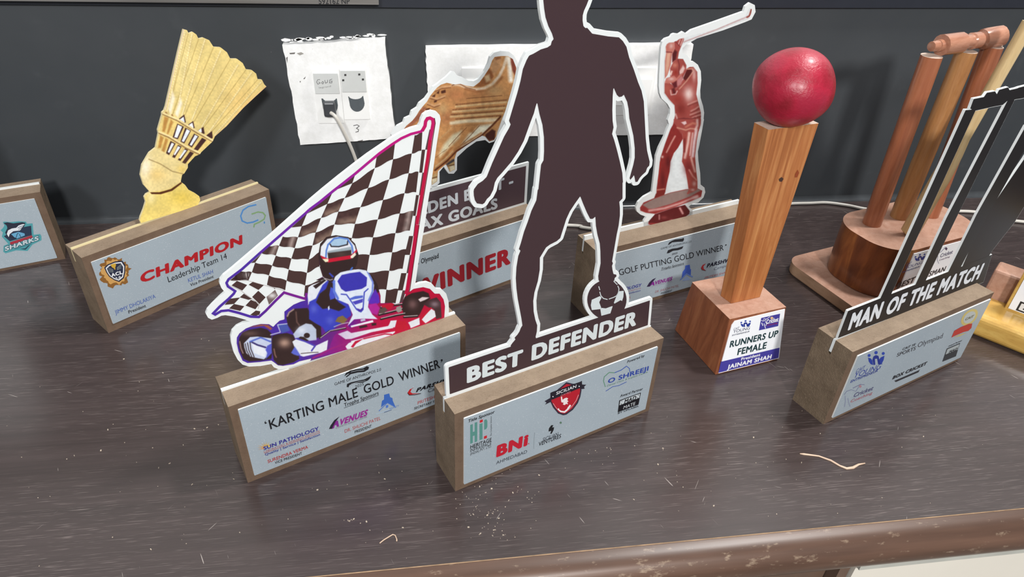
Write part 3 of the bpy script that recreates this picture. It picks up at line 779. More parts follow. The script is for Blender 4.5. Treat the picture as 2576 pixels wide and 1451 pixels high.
    p((218, 224, 232), k4([(1130, 500), (1140, 400), (1180, 370), (1320, 320), (1370, 330), (1300, 470), (1240, 560), (1140, 600)]))
    p(WH, k3([(-20, 640), (60, 600), (140, 570), (190, 610), (120, 700), (60, 790), (0, 820), (-20, 860)]))
    st(DK, k3([(-40, 665), (40, 620), (140, 580)]), 6); p(DK, k3([(30, 660), (150, 590), (170, 600), (60, 690)]))
    # left wheels
    p(DK, k4([(300, 1010), (340, 950), (420, 915), (560, 890), (640, 910), (690, 960), (700, 1200), (690, 1270), (560, 1292), (420, 1302), (350, 1270), (310, 1180), (290, 1090)]), 2.5)
    p((160, 84, 60), k4([(420, 885), (560, 850), (650, 858), (700, 900), (680, 920), (600, 868), (500, 878)]), 3)
    o.append(('b', (110, 86, 78), k4([(430, 960)])[0], (26, 8), 0.7))
    p((198, 208, 232), k4([(355, 1080), (430, 1005), (520, 998), (690, 1020), (690, 1150), (650, 1230), (600, 1275), (520, 1260), (430, 1240), (385, 1200), (362, 1130)]))
    p((232, 236, 244), k4([(450, 1075), (520, 1110), (600, 1140), (630, 1180), (610, 1250), (480, 1200)]), 3)
    p((84, 88, 196), k4([(620, 1160), (640, 1110), (695, 1080), (695, 1200), (620, 1275), (640, 1200)]), 2)
    st((60, 50, 110), k4([(440, 1060), (520, 1100), (620, 1130)]), 4); st((90, 110, 200), k4([(430, 1060), (560, 1010), (680, 1060)]), 4)
    for q in ([(372, 1085), (390, 1170), (425, 1235)], [(400, 1075), (415, 1160), (450, 1240)], [(430, 1070), (440, 1150), (480, 1245)]): st(DK, k4(q), 2.2)
    st((150, 120, 116), k4([(305, 1060), (320, 1140), (345, 1200)]), 3)
    p(DK, k4([(870, 760), (900, 700), (960, 660), (1130, 650), (1210, 790), (1290, 850), (1300, 1000), (1100, 1060), (960, 960), (890, 860)]), 2.5)
    st((190, 160, 150), k4([(885, 750), (905, 705), (960, 668)]), 3, 3); st((110, 80, 74), k4([(990, 700), (1000, 820), (1030, 860)]), 3, 3)
    p((72, 86, 168), k4([(765, 850), (880, 840), (915, 925), (820, 957)])); st((200, 205, 225), k4([(680, 978), (800, 945), (765, 855), (880, 842)]), 2.2)
    p(DK, k4([(700, 990), (760, 970), (880, 955), (960, 980), (1000, 1100), (1030, 1270), (960, 1312), (830, 1346), (770, 1340), (720, 1285), (695, 1150)]), 2)
    o.append(('b', (196, 160, 142), k4([(850, 1075)])[0], (18, 14), 0.85)); st((150, 110, 100), k4([(722, 1150), (735, 1220), (750, 1250)]), 2.5, 2.5)
    p((188, 198, 220), k4([(955, 970), (985, 930), (1030, 880), (1110, 838), (1180, 850), (1235, 910), (1240, 1040), (1150, 1050), (1080, 1000), (980, 1020)]), 2)
    o.append(('b', (222, 228, 240), k4([(1060, 920)])[0], (14, 10), 0.8))
    for k, r in (((1122, 985), 38), ((1050, 1020), 26)): p(DK, k4([(k[0]+r*math.cos(a), k[1]+r*.85*math.sin(a)) for a in np.linspace(0, 6.28, 14)[:-1]]))
    p(WH, k4([(945, 1060), (1000, 1022), (1060, 1050), (1230, 1110), (1380, 1040), (1365, 1160), (1290, 1195), (1080, 1243), (1040, 1230), (980, 1150)]))
    p((92, 104, 206), k4([(930, 1195), (975, 1120), (1045, 1225), (1010, 1232), (960, 1215)]), 2.5)
    st((78, 66, 176), k4([(1000, 1024), (1100, 1056), (1222, 1112), (1180, 1170)]), 4); st(DK, k4([(1050, 1205), (1180, 1192), (1260, 1190)]), 1.6)
    # body
    p(xg((132, 26, 136), (188, 16, 62), 200, 760), k3([(215, 1260), (250, 1180), (380, 1060), (640, 960), (760, 985), (900, 1000), (1000, 1010), (1140, 1085), (900, 1165), (600, 1262), (380, 1330), (60, 1405), (20, 1420), (200, 1330)]))
    p(xg((206, 190, 220), (230, 232, 240), 300, 600), k3([(290, 1160), (390, 1125), (430, 1150), (840, 1072), (870, 1098), (640, 1142), (430, 1212), (370, 1215)]), 1.6)
    p(WH, k3([(370, 1290), (420, 1235), (700, 1165), (905, 1128), (850, 1172), (560, 1272), (430, 1316), (385, 1318)]))
    p((186, 20, 60), k3([(425, 1295), (470, 1235), (560, 1208), (480, 1262), (450, 1303)])); st((186, 20, 60), k3([(560, 1210), (780, 1160), (850, 1165)]), 3)
    st((150, 30, 120), k3([(30, 1410), (230, 1310), (420, 1240)]), 4)
    p(DK, k3([(510, 1080), (590, 1065), (600, 1085), (520, 1103)]), 2); p(DK, k3([(640, 1050), (690, 1045), (690, 1068), (645, 1075)]), 2)
    p(WH, k3([(840, 1022), (905, 1016), (885, 1090), (800, 1098), (825, 1060)])); p((190, 22, 50), k3([(905, 1018), (990, 1030), (1030, 1100), (885, 1145)]))
    p(WH, k3([(1022, 1040), (1140, 990), (1145, 1062), (1050, 1100), (1040, 1070)])); st((190, 22, 50), k3([(985, 1020), (1020, 1100)]), 4)
    # right wheels
    p(DK, k3([(955, 850), (985, 775), (1060, 735), (1180, 712), (1235, 735), (1255, 790), (1190, 860), (1140, 965), (1050, 985), (975, 965)]), 2)
    p((66, 44, 48), k3([(1180, 850), (1250, 800), (1320, 778), (1362, 830), (1372, 990), (1315, 1005), (1290, 900), (1230, 880)]), 2)
    o.append(('b', (160, 140, 150), k3([(1300, 850)])[0], (13, 9), 0.7)); o.append(('b', (140, 104, 104), k3([(1070, 850)])[0], (14, 14), 0.7))
    p((226, 210, 212), k3([(1128, 800), (1170, 775), (1245, 780), (1200, 805), (1150, 825)]), 2)
    p(WH, k3([(1165, 1010), (1260, 895), (1300, 920), (1312, 980), (1200, 1052)])); st((190, 22, 50), k3([(1262, 890), (1148, 1008), (1195, 1052)]), 4)
    for q in ([(740, 885), (870, 860), (960, 850)], [(720, 960), (850, 930), (960, 900)], [(740, 1005), (900, 965), (990, 950)], [(980, 985), (1120, 975)]):
        st((40, 32, 34), k3(q), 5); st((214, 206, 206), k3([(a, b-8) for a, b in q]), 1.6)
    p((150, 146, 140), k3([(900, 880), (945, 865), (960, 920), (920, 940), (895, 915)])); p((188, 24, 50), k3([(740, 860), (850, 838), (880, 850), (840, 905), (760, 900)]), 2)
    p((90, 74, 70), k3([(720, 900), (780, 880), (810, 910), (770, 945), (715, 945)]), 2)
    # driver
    p((58, 64, 186), k3([(-10, 825), (60, 790), (130, 650), (180, 605), (250, 620), (260, 720), (420, 880), (430, 965), (350, 1025), (240, 1115), (160, 1142), (130, 1090), (50, 1045), (-10, 1005)]), 2)
    o.append(('b', (104, 116, 214), k3([(40, 900)])[0], (10, 12), 0.6)); o.append(('b', (98, 108, 210), k3([(210, 1020)])[0], (12, 12), 0.6))
    p(DK, k3([(62, 830), (100, 740), (165, 690), (200, 600), (250, 640), (235, 760), (300, 830), (375, 880), (300, 922), (200, 890), (130, 900)]), 2.5)
    p((70, 84, 200), k3([(215, 670), (250, 690), (255, 790), (210, 805), (200, 750)]), 2)
    p((214, 222, 240), k3([(185, 880), (200, 865), (205, 900), (190, 915)]), 1.5)
    p((128, 104, 62), k3([(262, 1030), (290, 985), (340, 968), (392, 1010), (350, 1052)]), 2)
    st((180, 176, 180), k3([(250, 1085), (330, 1055), (400, 1040)]), 2); st(DK, k3([(100, 1205), (200, 1130), (370, 1100)]), 4); st((206, 200, 206), k3([(110, 1200), (210, 1125), (370, 1093)]), 1.6)
    p((92, 46, 182), k3([(680, 690), (718, 760), (728, 830), (690, 852), (605, 845), (640, 760)]), 2.5)
    p((176, 40, 150), k3([(612, 855), (690, 838), (728, 890), (700, 962), (620, 935)]), 2.5)
    # front fairing
    p(xg((92, 30, 150), (186, 18, 90), 380, 680), k3([(395, 1075), (430, 1000), (560, 985), (650, 950), (712, 1005), (640, 1040), (420, 1095)]), 2)
    p((222, 230, 244), k3([(240, 620), (262, 560), (330, 508), (500, 483), (590, 498), (640, 570), (668, 650), (662, 720), (615, 800), (605, 880), (650, 960), (705, 1005), (560, 1000), (460, 1008), (390, 1078), (445, 960), (400, 850), (270, 795), (242, 700)]))
    st((96, 122, 216), k3([(250, 610), (250, 715), (290, 790)]), 6, 2); st((110, 130, 216), k3([(600, 510), (655, 620), (650, 720), (610, 810)]), 4, 2)
    p((60, 54, 172), k3([(285, 610), (330, 545), (420, 525), (520, 512), (595, 572), (588, 660), (540, 690), (370, 720), (325, 690)]))
    st((64, 72, 186), k3([(325, 745), (380, 750), (415, 800), (485, 905), (530, 930), (552, 905), (566, 725), (605, 690)]), 3)
    p((84, 104, 204), k3([(412, 790), (470, 765), (552, 758), (552, 782), (430, 805)]), 1.6); p((76, 70, 186), k3([(440, 825), (552, 792), (547, 830), (470, 855)]), 1.6)
    p((70, 50, 160), k3([(485, 890), (525, 905), (552, 880), (548, 915), (510, 930)]), 1.6)
    p((236, 238, 244), k3([(422, 1075), (655, 1015), (662, 1037), (430, 1092)])); p((190, 190, 214), k3([(525, 1010), (570, 998), (580, 1020), (530, 1032)]))
    # helmet
    p(DK, k3([(102, 330), (108, 240), (170, 168), (280, 140), (390, 158), (462, 230), (492, 330), (482, 420), (440, 488), (300, 522), (232, 592), (160, 560), (112, 440)]))
    p((228, 232, 240), k3([(106, 340), (114, 250), (180, 170), (290, 144), (400, 164), (466, 240), (482, 300), (420, 335), (180, 378)]))
    p((60, 46, 44), k3([(182, 310), (430, 270), (432, 365), (190, 390)]), 1.6)
    o.append(('b', (96, 74, 66), k3([(320, 330)])[0], (20, 8), 0.5))
    p((166, 196, 222), k3([(215, 248), (220, 182), (300, 160), (375, 174), (392, 228), (300, 248)])); st((40, 34, 40), k3([(205, 215), (222, 248), (300, 250), (390, 228), (392, 190)]), 3)
    p((158, 172, 180), k3([(186, 296), (430, 250), (432, 284), (188, 316)]), 2.5)
    st((84, 124, 206), k3([(165, 362), (170, 290), (188, 228), (250, 166), (312, 155), (390, 170), (436, 240), (450, 318)]), 4)
    p((198, 24, 52), k3([(108, 342), (190, 376), (430, 338), (492, 268), (490, 302), (430, 376), (190, 416), (122, 372)]))
    p((238, 232, 196), k3([(128, 378), (190, 376), (192, 405), (160, 412)])); p((238, 232, 210), k3([(422, 350), (470, 308), (480, 335), (445, 370), (424, 368)]))
    st((70, 110, 200), k3([(425, 490), (440, 470)]), 4); p((60, 70, 180), k3([(205, 520), (250, 560), (235, 575), (195, 530)]))
    st((170, 160, 166), k3([(110, 545), (150, 580), (210, 598), (235, 590)]), 2.2)
    o.append(('n', 0.02, 5, 3))
    painted(m, P, sil, 1.15, (120, 30, 110), o, W0+0.0005, 1)
    mk('kart_cutout', m, [WHITE, PRINT], T.root)

def dragons(T, f, dx, dy, k):
    for q in ([(1075, 548), (1090, 520), (1125, 500), (1170, 490), (1232, 482), (1262, 464), (1280, 470), (1276, 490), (1240, 512), (1190, 516), (1130, 530), (1095, 556), (1086, 552), (1120, 524), (1105, 528)],
              [(1095, 636), (1098, 612), (1130, 598), (1190, 584), (1240, 574), (1300, 543), (1288, 566), (1272, 582), (1230, 600), (1160, 606), (1118, 620), (1110, 640)]):
        T.b(f, [(x*k+dx, y*k+dy) for x, y in q], (36, 36, 40), 0)
    for q in ([(1130, 512), (1180, 500), (1240, 494)], [(1130, 612), (1190, 594), (1250, 584)]): T.s_(f, [(x*k+dx, y*k+dy) for x, y in q], 4*k, (150, 158, 166), 2)
karting()

# ---- defender trophy
def defender():
    T = Trophy('footballer_trophy', 'tall dark silhouette of a footballer with a ball above BEST DEFENDER lettering', 0.0501, 0.8142, math.radians(22.0), 0.436, 0.079, 0.189, 0.0385, (0.016, 0.013, 0.015, 0.012))
    F = 'F'
    T.t(F, 'Title Sponsor', (270, 957), (456, 889), (274, 935), BLK, 0.02)
    TE = (88, 142, 134); RR = (196, 36, 44)
    for q in ([(287, 972), (305, 966), (305, 1098), (287, 1105)], [(305, 1022), (318, 1018), (318, 1046), (305, 1050)], [(318, 957), (336, 951), (336, 1087), (318, 1094)], [(352, 966), (373, 959), (373, 1072), (352, 1079)]): T.b(F, q, TE)
    T.b(F, [(385, 938), (400, 932), (407, 945), (407, 985), (400, 1000), (385, 1007)], TE)
    T.b(F, [(354, 940), (375, 933), (375, 951), (354, 958)], RR); T.b(F, [(383, 1053), (404, 1045), (404, 1064), (383, 1071)], RR)
    T.t(F, 'The Complete Solution', (438, 1052), (438, 912), (427, 1052), (60, 60, 64))
    T.t(F, 'HERITAGE', (287, 1141), (435, 1086), 25, BLK, 0.01); T.t(F, 'INFRASPACE', (287, 1165), (435, 1110), 22, BLK); T.t(F, '(INDIA) PVT. LTD.', (287, 1186), (435, 1128), 17, BLK)
    T.t(F, 'BNi', (468, 1201), (688, 1115), (475, 1118), (190, 30, 50), 0.07); T.d(F, (697, 1104), 4, (190, 30, 50))
    T.t(F, 'AHMEDABAD', (468, 1250), (684, 1169), 22, (50, 54, 64))
    T.s_(F, [(738, 1026), (732, 1140)], 2, (120, 130, 136))
    T.b(F, [(836, 1018), (840, 995), (856, 974), (871, 974), (862, 990), (876, 988), (872, 1008), (858, 1034), (848, 1034), (856, 1014)], BLK)
    T.t(F, 'SICILIAN', (795, 1091), (902, 1049), 27, (44, 48, 58)); T.t(F, 'VENTURES', (765, 1122), (922, 1062), 28, (36, 38, 46), 0.01)
    T.d(F, (922, 957), 7, (50, 84, 60)); T.d(F, (922, 957), 3, (150, 190, 160), 1)
    # crest
    T.b(F, [(845, 800), (850, 770), (905, 720), (962, 672), (1010, 684), (1060, 678), (1068, 730), (1060, 775), (1042, 820), (1008, 866), (962, 900), (940, 905), (903, 892), (868, 850)], (54, 44, 60))
    T.b(F, [(856, 805), (862, 770), (912, 726), (962, 684), (1008, 694), (1052, 690), (1058, 732), (1050, 772), (1032, 815), (1002, 856), (960, 888), (940, 893), (908, 882), (878, 845)], (182, 30, 46), 1)
    T.s_(F, [(868, 820), (888, 850), (912, 872), (942, 882), (962, 876), (1000, 842), (1030, 800), (1046, 760)], 3, (226, 180, 184), 2)
    T.b(F, [(808, 806), (846, 784), (850, 812), (812, 830), (822, 815)], (44, 40, 52)); T.b(F, [(1062, 688), (1102, 690), (1086, 704), (1090, 718), (1064, 722)], (44, 40, 52))
    T.b(F, [(848, 748), (858, 742), (1060, 668), (1070, 662), (1072, 706), (862, 794), (850, 790)], (38, 34, 44), 3)
    T.t(F, 'SICILIAN', (888, 760), (1028, 708), 21, (236, 236, 240), 0.01, 5); T.d(F, (866, 772), 4, (236, 236, 240), 5); T.d(F, (1050, 700), 4, (236, 236, 240), 5)
    T.t(F, 'GAMES', (920, 772), (990, 746), 13, (214, 120, 130), 0, 3)
    T.b(F, [(922, 775), (930, 772), (934, 795), (946, 786), (962, 780), (974, 786), (966, 796), (976, 806), (966, 812), (972, 826), (958, 824), (950, 832), (936, 828), (942, 816), (926, 812), (924, 800)], (240, 226, 226), 3)
    T.s_(F, [(902, 858), (922, 876), (948, 880), (968, 862), (990, 832)], 12, (240, 232, 234), 3); T.s_(F, [(910, 860), (926, 870), (946, 872), (966, 854)], 4, (182, 30, 46), 4)
    T.t(F, 'Powered by', (1388, 538), (1508, 493), (1392, 520), BLK, 0.01)
    T.t(F, 'O SHREEJI', (1252, 682), (1535, 590), (1256, 650), (46, 70, 160), 0.03)
    T.t(F, 'Dental Clinic & Implant Centre', (1246, 704), (1530, 606), 12, (88, 130, 96))
    T.s_(F, [(1408, 602), (1404, 576), (1384, 560), (1345, 588), (1300, 606)], 5, (60, 90, 170)); T.s_(F, [(1300, 606), (1262, 604), (1228, 634), (1222, 664), (1236, 706)], 5, (90, 140, 110)); T.s_(F, [(1238, 736), (1286, 704), (1330, 696), (1384, 670)], 4, (60, 90, 170))
    T.t(F, 'Award Partner', (1338, 778), (1497, 726), (1342, 760), BLK, 0.01)
    T.b(F, [(1333, 800), (1485, 745), (1468, 830), (1322, 884)], (24, 24, 30)); T.b(F, [(1340, 803), (1478, 752), (1473, 782), (1334, 834)], (198, 206, 210), 1)
    T.t(F, 'MAD', (1366, 822), (1448, 793), 29, BLK, 0.03, 3); T.t(F, 'MATE', (1360, 861), (1442, 831), 22, (210, 216, 220), 0.0, 2)
    for q in ((1350, 804), (1466, 762), (1346, 824), (1462, 782)): T.d(F, q, 3, BLK, 3)
    T.t(F, 'BY UPLABEL', (1322, 896), (1470, 843), 11, BLK, 0.02)
    T.done()
    P = T.bp; m = MB()
    L = px('G', [(628, -10), (634, 60), (645, 130), (665, 190), (690, 240), (704, 285), (690, 300), (684, 328), (660, 345), (610, 360), (555, 392), (525, 405), (505, 440), (480, 500), (462, 590), (438, 680), (405, 790), (378, 880), (390, 908), (376, 938), (345, 990), (305, 1080), (255, 1190), (215, 1290), (185, 1320), (150, 1342), (122, 1380)])
    L += px('H', [(130, 130), (132, 165), (140, 200), (156, 225), (200, 232), (216, 222), (235, 190), (262, 165), (285, 120), (298, 60), (318, 22)])
    L += px('G', [(325, 1262), (395, 1180), (445, 1105), (487, 1025), (516, 945), (535, 890), (560, 825), (573, 775), (583, 745), (600, 830), (622, 910), (633, 1000), (634, 1100), (630, 1170), (612, 1200), (602, 1300), (588, 1420)])
    L += px('H', [(640, 110), (628, 200), (590, 280), (560, 370), (530, 450), (505, 540), (489, 588), (502, 600), (485, 640), (470, 730), (465, 820), (470, 900), (480, 980), (495, 1060), (510, 1140), (518, 1192), (505, 1212), (495, 1240), (475, 1270), (455, 1290), (462, 1304), (440, 1330), (424, 1352)])
    mid = px('F', [(590, 470), (760, 420)])
    mid += px('H', [(622, 1283), (632, 1240), (635, 1190), (620, 1150), (606, 1080), (603, 1000), (613, 930), (640, 840), (655, 750), (656, 655), (680, 615), (705, 574), (735, 552), (790, 524), (818, 500), (840, 430), (865, 350), (895, 285), (935, 225), (976, 168), (1000, 230), (1030, 300), (1055, 348), (1076, 348), (1096, 330), (1100, 400), (1112, 470), (1131, 540), (1136, 600), (1138, 700), (1126, 760), (1119, 800), (1121, 832), (1133, 850), (1130, 895)])
    mid += px('H', [(1140, 930), (1155, 965), (1200, 980), (1240, 962), (1275, 920), (1284, 880), (1270, 850), (1246, 836), (1250, 816), (1264, 804), (1262, 790), (1240, 785), (1232, 752), (1228, 720), (1236, 700), (1229, 685), (1236, 640), (1250, 560), (1266, 470), (1281, 400), (1291, 320), (1291, 260), (1286, 212), (1312, 186), (1312, 60)])
    mid += px('G', [(1210, 1330), (1205, 1260), (1185, 1170), (1165, 1090), (1146, 1022), (1130, 978), (1141, 930), (1134, 880), (1132, 800), (1135, 700), (1140, 636), (1152, 660), (1166, 694), (1182, 708), (1202, 704), (1216, 690), (1240, 740), (1250, 790), (1256, 860), (1270, 920), (1286, 990), (1296, 1080), (1296, 1150), (1286, 1200), (1272, 1250), (1258, 1300), (1264, 1312), (1282, 1290), (1290, 1276), (1296, 1300), (1300, 1328), (1316, 1326), (1330, 1300), (1352, 1275), (1376, 1255), (1386, 1225), (1402, 1208), (1405, 1180), (1386, 1100), (1376, 1010), (1371, 920), (1366, 830), (1362, 740), (1345, 660), (1320, 600), (1290, 510), (1255, 420), (1235, 340), (1210, 300), (1180, 272), (1100, 265), (1040, 255), (985, 245), (948, 202), (936, 205), (921, 190), (915, 150), (916, 110), (926, 75), (945, 35), (962, -10)])
    head = [(1486, -30), (1490, -70), (1470, -125), (1420, -150), (1372, -128), (1350, -80), (1356, -30)]
    fig = [P.uv(p) for p in L+mid+head]
    ban = P.uvs('F', [(135, 568), (1548, 98), (1533, 272), (143, 757)])
    c0 = px('Q', [(515, 935)])[0]
    ballo = [P.uv((c0[0]+49.5*math.cos(a), c0[1]+49.5*math.sin(a))) for a in np.linspace(0, 2*math.pi, 41)[:-1]]
    loops = grown([fig, ban, ballo], 0.0062, 0.0011)
    m.solid(P, loops, -0.0056, 0.0, 0)
    bar(T, m, 0, zh=0.002)
    DKB = (66, 48, 52); w = 0.0003
    dark = grown([fig, ban, ballo], 0.0, 0.0011)
    m.poly(P, dark[0], w, 1, DKB, dark[1:])
    WHT = (214, 222, 224)
    text(m, P, 'F', 'BEST', (262, 680), (652, 545), (262, 572), WHT, w+0.0003, 0.065, 1)
    text(m, P, 'F', 'DEFENDER', (714, 522), (1448, 272), (720, 412), WHT, w+0.0003, 0.065, 1)
    # white panels and seams of the ball
    for q in ([(330, 935), (430, 890), (448, 910), (420, 965), (444, 1030), (436, 1048), (330, 1060), (318, 1000)], [(434, 1048), (448, 1034), (500, 1040), (560, 1018), (584, 1012), (556, 1100), (446, 1130)],
              [(652, 832), (718, 826), (714, 900), (698, 950), (680, 940), (606, 982), (598, 972), (630, 890)]): blob(m, P, 'Q', q, WHT, w+0.0003, 1)
    for q in ([(414, 772), (428, 818)], [(426, 838), (440, 885), (470, 918), (522, 932)], [(538, 926), (590, 908), (630, 888)], [(616, 690), (600, 712), (640, 752)], [(646, 766), (660, 800), (654, 850), (630, 888)]): strip(m, P, 'Q', q, 10, WHT, w+0.0003, 1)
    mk('footballer_cutout', m, [WHITE, PRINT], T.root)
defender()

# ---- shuttlecock trophy
def shuttle():
    T = Trophy('shuttlecock_trophy', 'trophy with a yellow shuttlecock cut-out above a red CHAMPION plaque', -0.6843, 1.3281, math.radians(41.71), 0.444, 0.078, 0.197, 0.046, (0.014, 0.013, 0.016, 0.019))
    F = 'B'
    T.t(F, 'CHAMPION', (1168, 967), (2010, 637), (1160, 884), RED, 0.06)
    T.t(F, 'Leadership Team 14', (1398, 957), (1884, 757), 48, BLK)
    T.t(F, 'KETUL SHAH', (1563, 957), (1768, 880), 32, (72, 98, 172)); T.t(F, 'Vice President', (1580, 990), (1772, 917), 24, (50, 50, 54), 0.01)
    T.t(F, 'JIMMY DHOLAKIYA', (958, 1222), (1292, 1084), 33, (72, 98, 172)); T.t(F, 'President', (1068, 1216), (1212, 1160), 26, (50, 50, 54), 0.01)
    T.s_(F, [(2126, 312), (2060, 327), (2015, 358), (1996, 405), (2008, 447), (2050, 465), (2100, 456), (2142, 438)], 12, (84, 140, 200))
    T.s_(F, [(2086, 390), (2140, 372), (2180, 378), (2200, 402), (2190, 432), (2150, 457), (2110, 474), (2104, 500)], 11, (130, 164, 116), 1); T.d(F, (2192, 460), 6, (84, 140, 190), 0, 10)
    rs = random.Random(4); fl = []
    for k in range(56):
        a = k/56*2*math.pi; r = 128*(0.86+0.3*rs.random())
        fl.append((952+r*math.cos(a)*0.97, 872+r*math.sin(a)*0.93))
    T.b(F, fl, (140, 96, 48))
    fl2 = []
    for k in range(40):
        a = k/40*2*math.pi; r = 104*(0.85+0.3*rs.random()); fl2.append((952+r*math.cos(a), 872+r*math.sin(a)*0.95))
    T.b(F, fl2, (206, 158, 92), 1)
    sh = [(655, 498), (700, 455), (800, 415), (900, 404), (942, 470), (940, 560), (922, 640), (858, 692), (790, 668), (722, 622), (680, 560)]
    T.b('CH', sh, (40, 44, 64), 2)
    cx, cy = 805, 550
    T.b('CH', [(cx+(x-cx)*.88, cy+(y-cy)*.88) for x, y in sh], (222, 224, 228), 3)
    T.b('CH', [(cx+(x-cx)*.76, cy+(y-cy)*.76) for x, y in sh], (44, 48, 70), 4)
    T.b('CH', [(736, 458), (810, 438), (812, 470), (802, 498), (806, 520), (796, 528), (784, 506), (762, 496)], (206, 164, 60), 5)
    for k in range(4):
        T.s_('CH', [(706, 500+k*18), (776, 528+k*10)], 5, (140, 150, 150), 5); T.s_('CH', [(886, 450+k*18), (826, 500+k*10)], 5, (140, 150, 150), 5)
    T.t('CH', 'ACL', (752, 626), (902, 580), (742, 580), (226, 228, 232), 0.06, 6); T.t('CH', '2.0', (806, 660), (876, 636), (802, 630), (226, 228, 232), 0.03, 6)
    T.done()
    P = T.bp; m = MB()
    out = [(340, 38), (365, 45), (375, 68), (405, 57), (430, 75), (445, 105), (480, 97), (520, 115), (550, 162), (600, 165), (645, 200), (668, 245), (715, 245), (755, 275), (778, 320), (820, 325), (850, 350), (860, 390), (890, 392), (907, 425), (922, 440), (840, 515), (760, 590), (640, 720), (560, 790), (545, 825), (465, 900), (455, 915), (420, 930), (370, 985), (370, 1010), (345, 1050), (330, 1060), (320, 1108), (350, 1130), (375, 1165), (420, 1188), (450, 1210), (457, 1238), (445, 1262), (436, 1280)]
    out2 = [(42, 1398), (33, 1380), (38, 1355), (60, 1300), (75, 1250), (65, 1215), (78, 1195), (104, 1180), (60, 1130), (38, 1062), (50, 990), (100, 905), (145, 870), (165, 770), (160, 745), (190, 640), (190, 622), (205, 608), (215, 580), (260, 380), (300, 205)]
    uo = P.uvs('S8', out); u2 = P.uvs('S8', out2)
    lp = uo+[(uo[-1][0], T.H-0.03), (u2[0][0], T.H-0.03)]+u2
    m.solid(P, [lp[::-1]], -0.0056, 0.0, 0)
    bar(T, m, 0, zh=0.003)
    Q = lambda l: px('S8', l); o = []
    p = lambda c, l, s=2: o.append(('p', c, Q(l), s)); st = lambda c, l, w_, s=1.2: o.append(('s', c, Q(l), w_, s))
    Y = (218, 194, 122); DKY = (176, 148, 84); LT = (232, 214, 158)
    p((222, 194, 116), [(170, 860), (195, 640), (560, 800), (370, 990)])
    # feathers
    o.append(('b', (228, 186, 110), Q([(760, 560)])[0], (60, 60), 0.6)); o.append(('b', (226, 210, 150), Q([(330, 250)])[0], (30, 110), 0.5))
    ends = [(372, 70), (445, 108), (550, 165), (668, 248), (778, 322), (860, 392)]; starts = [(232, 620), (262, 640), (350, 640), (412, 690), (480, 730), (530, 765)]
    for a, b in zip(starts, ends):
        st(DKY, [a, ((a[0]+b[0])/2-2, (a[1]+b[1])/2+4), b], 1.6, 1.6)
    quill = [((225, 610), (350, 60)), ((290, 640), (400, 70)), ((330, 640), (490, 110)), ((400, 670), (600, 190)), ((470, 720), (720, 290)), ((520, 760), (815, 345)), ((560, 780), (885, 410))]
    for a, b in quill:
        st(LT, [a, b], 3.2, 2.0); st((186, 158, 96), [(a[0]+6, a[1]), (b[0]+6, b[1]+3)], 1.0, 1.4)
    rs = random.Random(2)
    for a, b in quill:
        for k in range(26):
            t = 0.12+0.86*k/26; x = a[0]+(b[0]-a[0])*t; y = a[1]+(b[1]-a[1])*t
            for sgn in (-1, 1): st((204, 178, 112), [(x, y), (x+sgn*20*(0.5+t), y-16*(0.5+t))], 0.6, 2.4)
    st((236, 206, 190), [(340, 40), (258, 390), (212, 600)], 2.2); st((226, 170, 120), [(920, 440), (760, 592), (640, 722), (560, 792)], 2.0, 2)
    p((240, 226, 190), [(232, 600), (262, 470), (280, 520), (250, 640)], 6); p((240, 226, 196), [(280, 630), (320, 520), (330, 560), (300, 655)], 6)
    # stems, windows
    DK = (70, 44, 40); WHT = (226, 230, 232)
    for q in ([(305, 668), (345, 636), (356, 690), (340, 705)], [(370, 708), (408, 682), (418, 730), (402, 745)], [(436, 752), (480, 722), (488, 770), (470, 778)], [(490, 790), (540, 752), (545, 800), (528, 812)]): p(DK, q, 1.4)
    for q in ([(312, 672), (340, 652), (348, 690), (334, 698)], [(378, 708), (402, 694), (410, 728), (398, 736)], [(442, 750), (465, 732), (468, 758), (460, 766)]): p(WHT, q, 1.2)
    for q in ([(296, 700), (342, 722), (300, 810), (262, 798)], [(352, 728), (392, 750), (345, 840), (318, 826)], [(414, 770), (448, 790), (398, 868), (370, 850)], [(470, 800), (500, 815), (440, 890), (412, 880)]): p(DK, q, 1.4)
    for q in ([(300, 708), (330, 722), (296, 800), (274, 796)], [(362, 738), (386, 752), (342, 830), (326, 824)], [(420, 778), (440, 790), (396, 856), (382, 850)]): p(WHT, q, 1.2)
    for q in ([(248, 822), (284, 840), (236, 925), (214, 915)], [(300, 850), (326, 862), (278, 942), (260, 935)], [(350, 874), (372, 884), (318, 962), (300, 955)], [(386, 895), (412, 908), (350, 985), (328, 975)]): p(DK, q, 1.4)
    for q in ([(256, 834), (274, 842), (240, 906), (228, 900)], [(300, 858), (318, 866), (280, 922), (270, 918)], [(346, 882), (362, 888), (318, 946), (308, 942)]): p(WHT, q, 1.2)
    for q in ([(205, 650), (235, 660), (208, 760), (190, 755)], [(250, 670), (268, 690), (230, 780), (222, 770)], [(176, 780), (200, 800), (180, 870), (160, 872)], [(214, 800), (232, 812), (204, 905), (186, 890)]): p((182, 132, 66), q, 4)
    st((140, 92, 48), [(216, 622), (226, 640)], 3, 3); st((140, 92, 48), [(258, 640), (266, 655)], 3, 3)
    st((150, 116, 70), [(195, 630), (300, 676), (420, 752), (548, 824)], 6.5); st((230, 208, 146), [(195, 626), (300, 670), (420, 745), (545, 818)], 4.6)
    st((150, 116, 70), [(165, 763), (240, 795), (360, 870), (455, 915)], 6.0); st((230, 208, 146), [(165, 757), (240, 788), (360, 862), (455, 908)], 4.4)
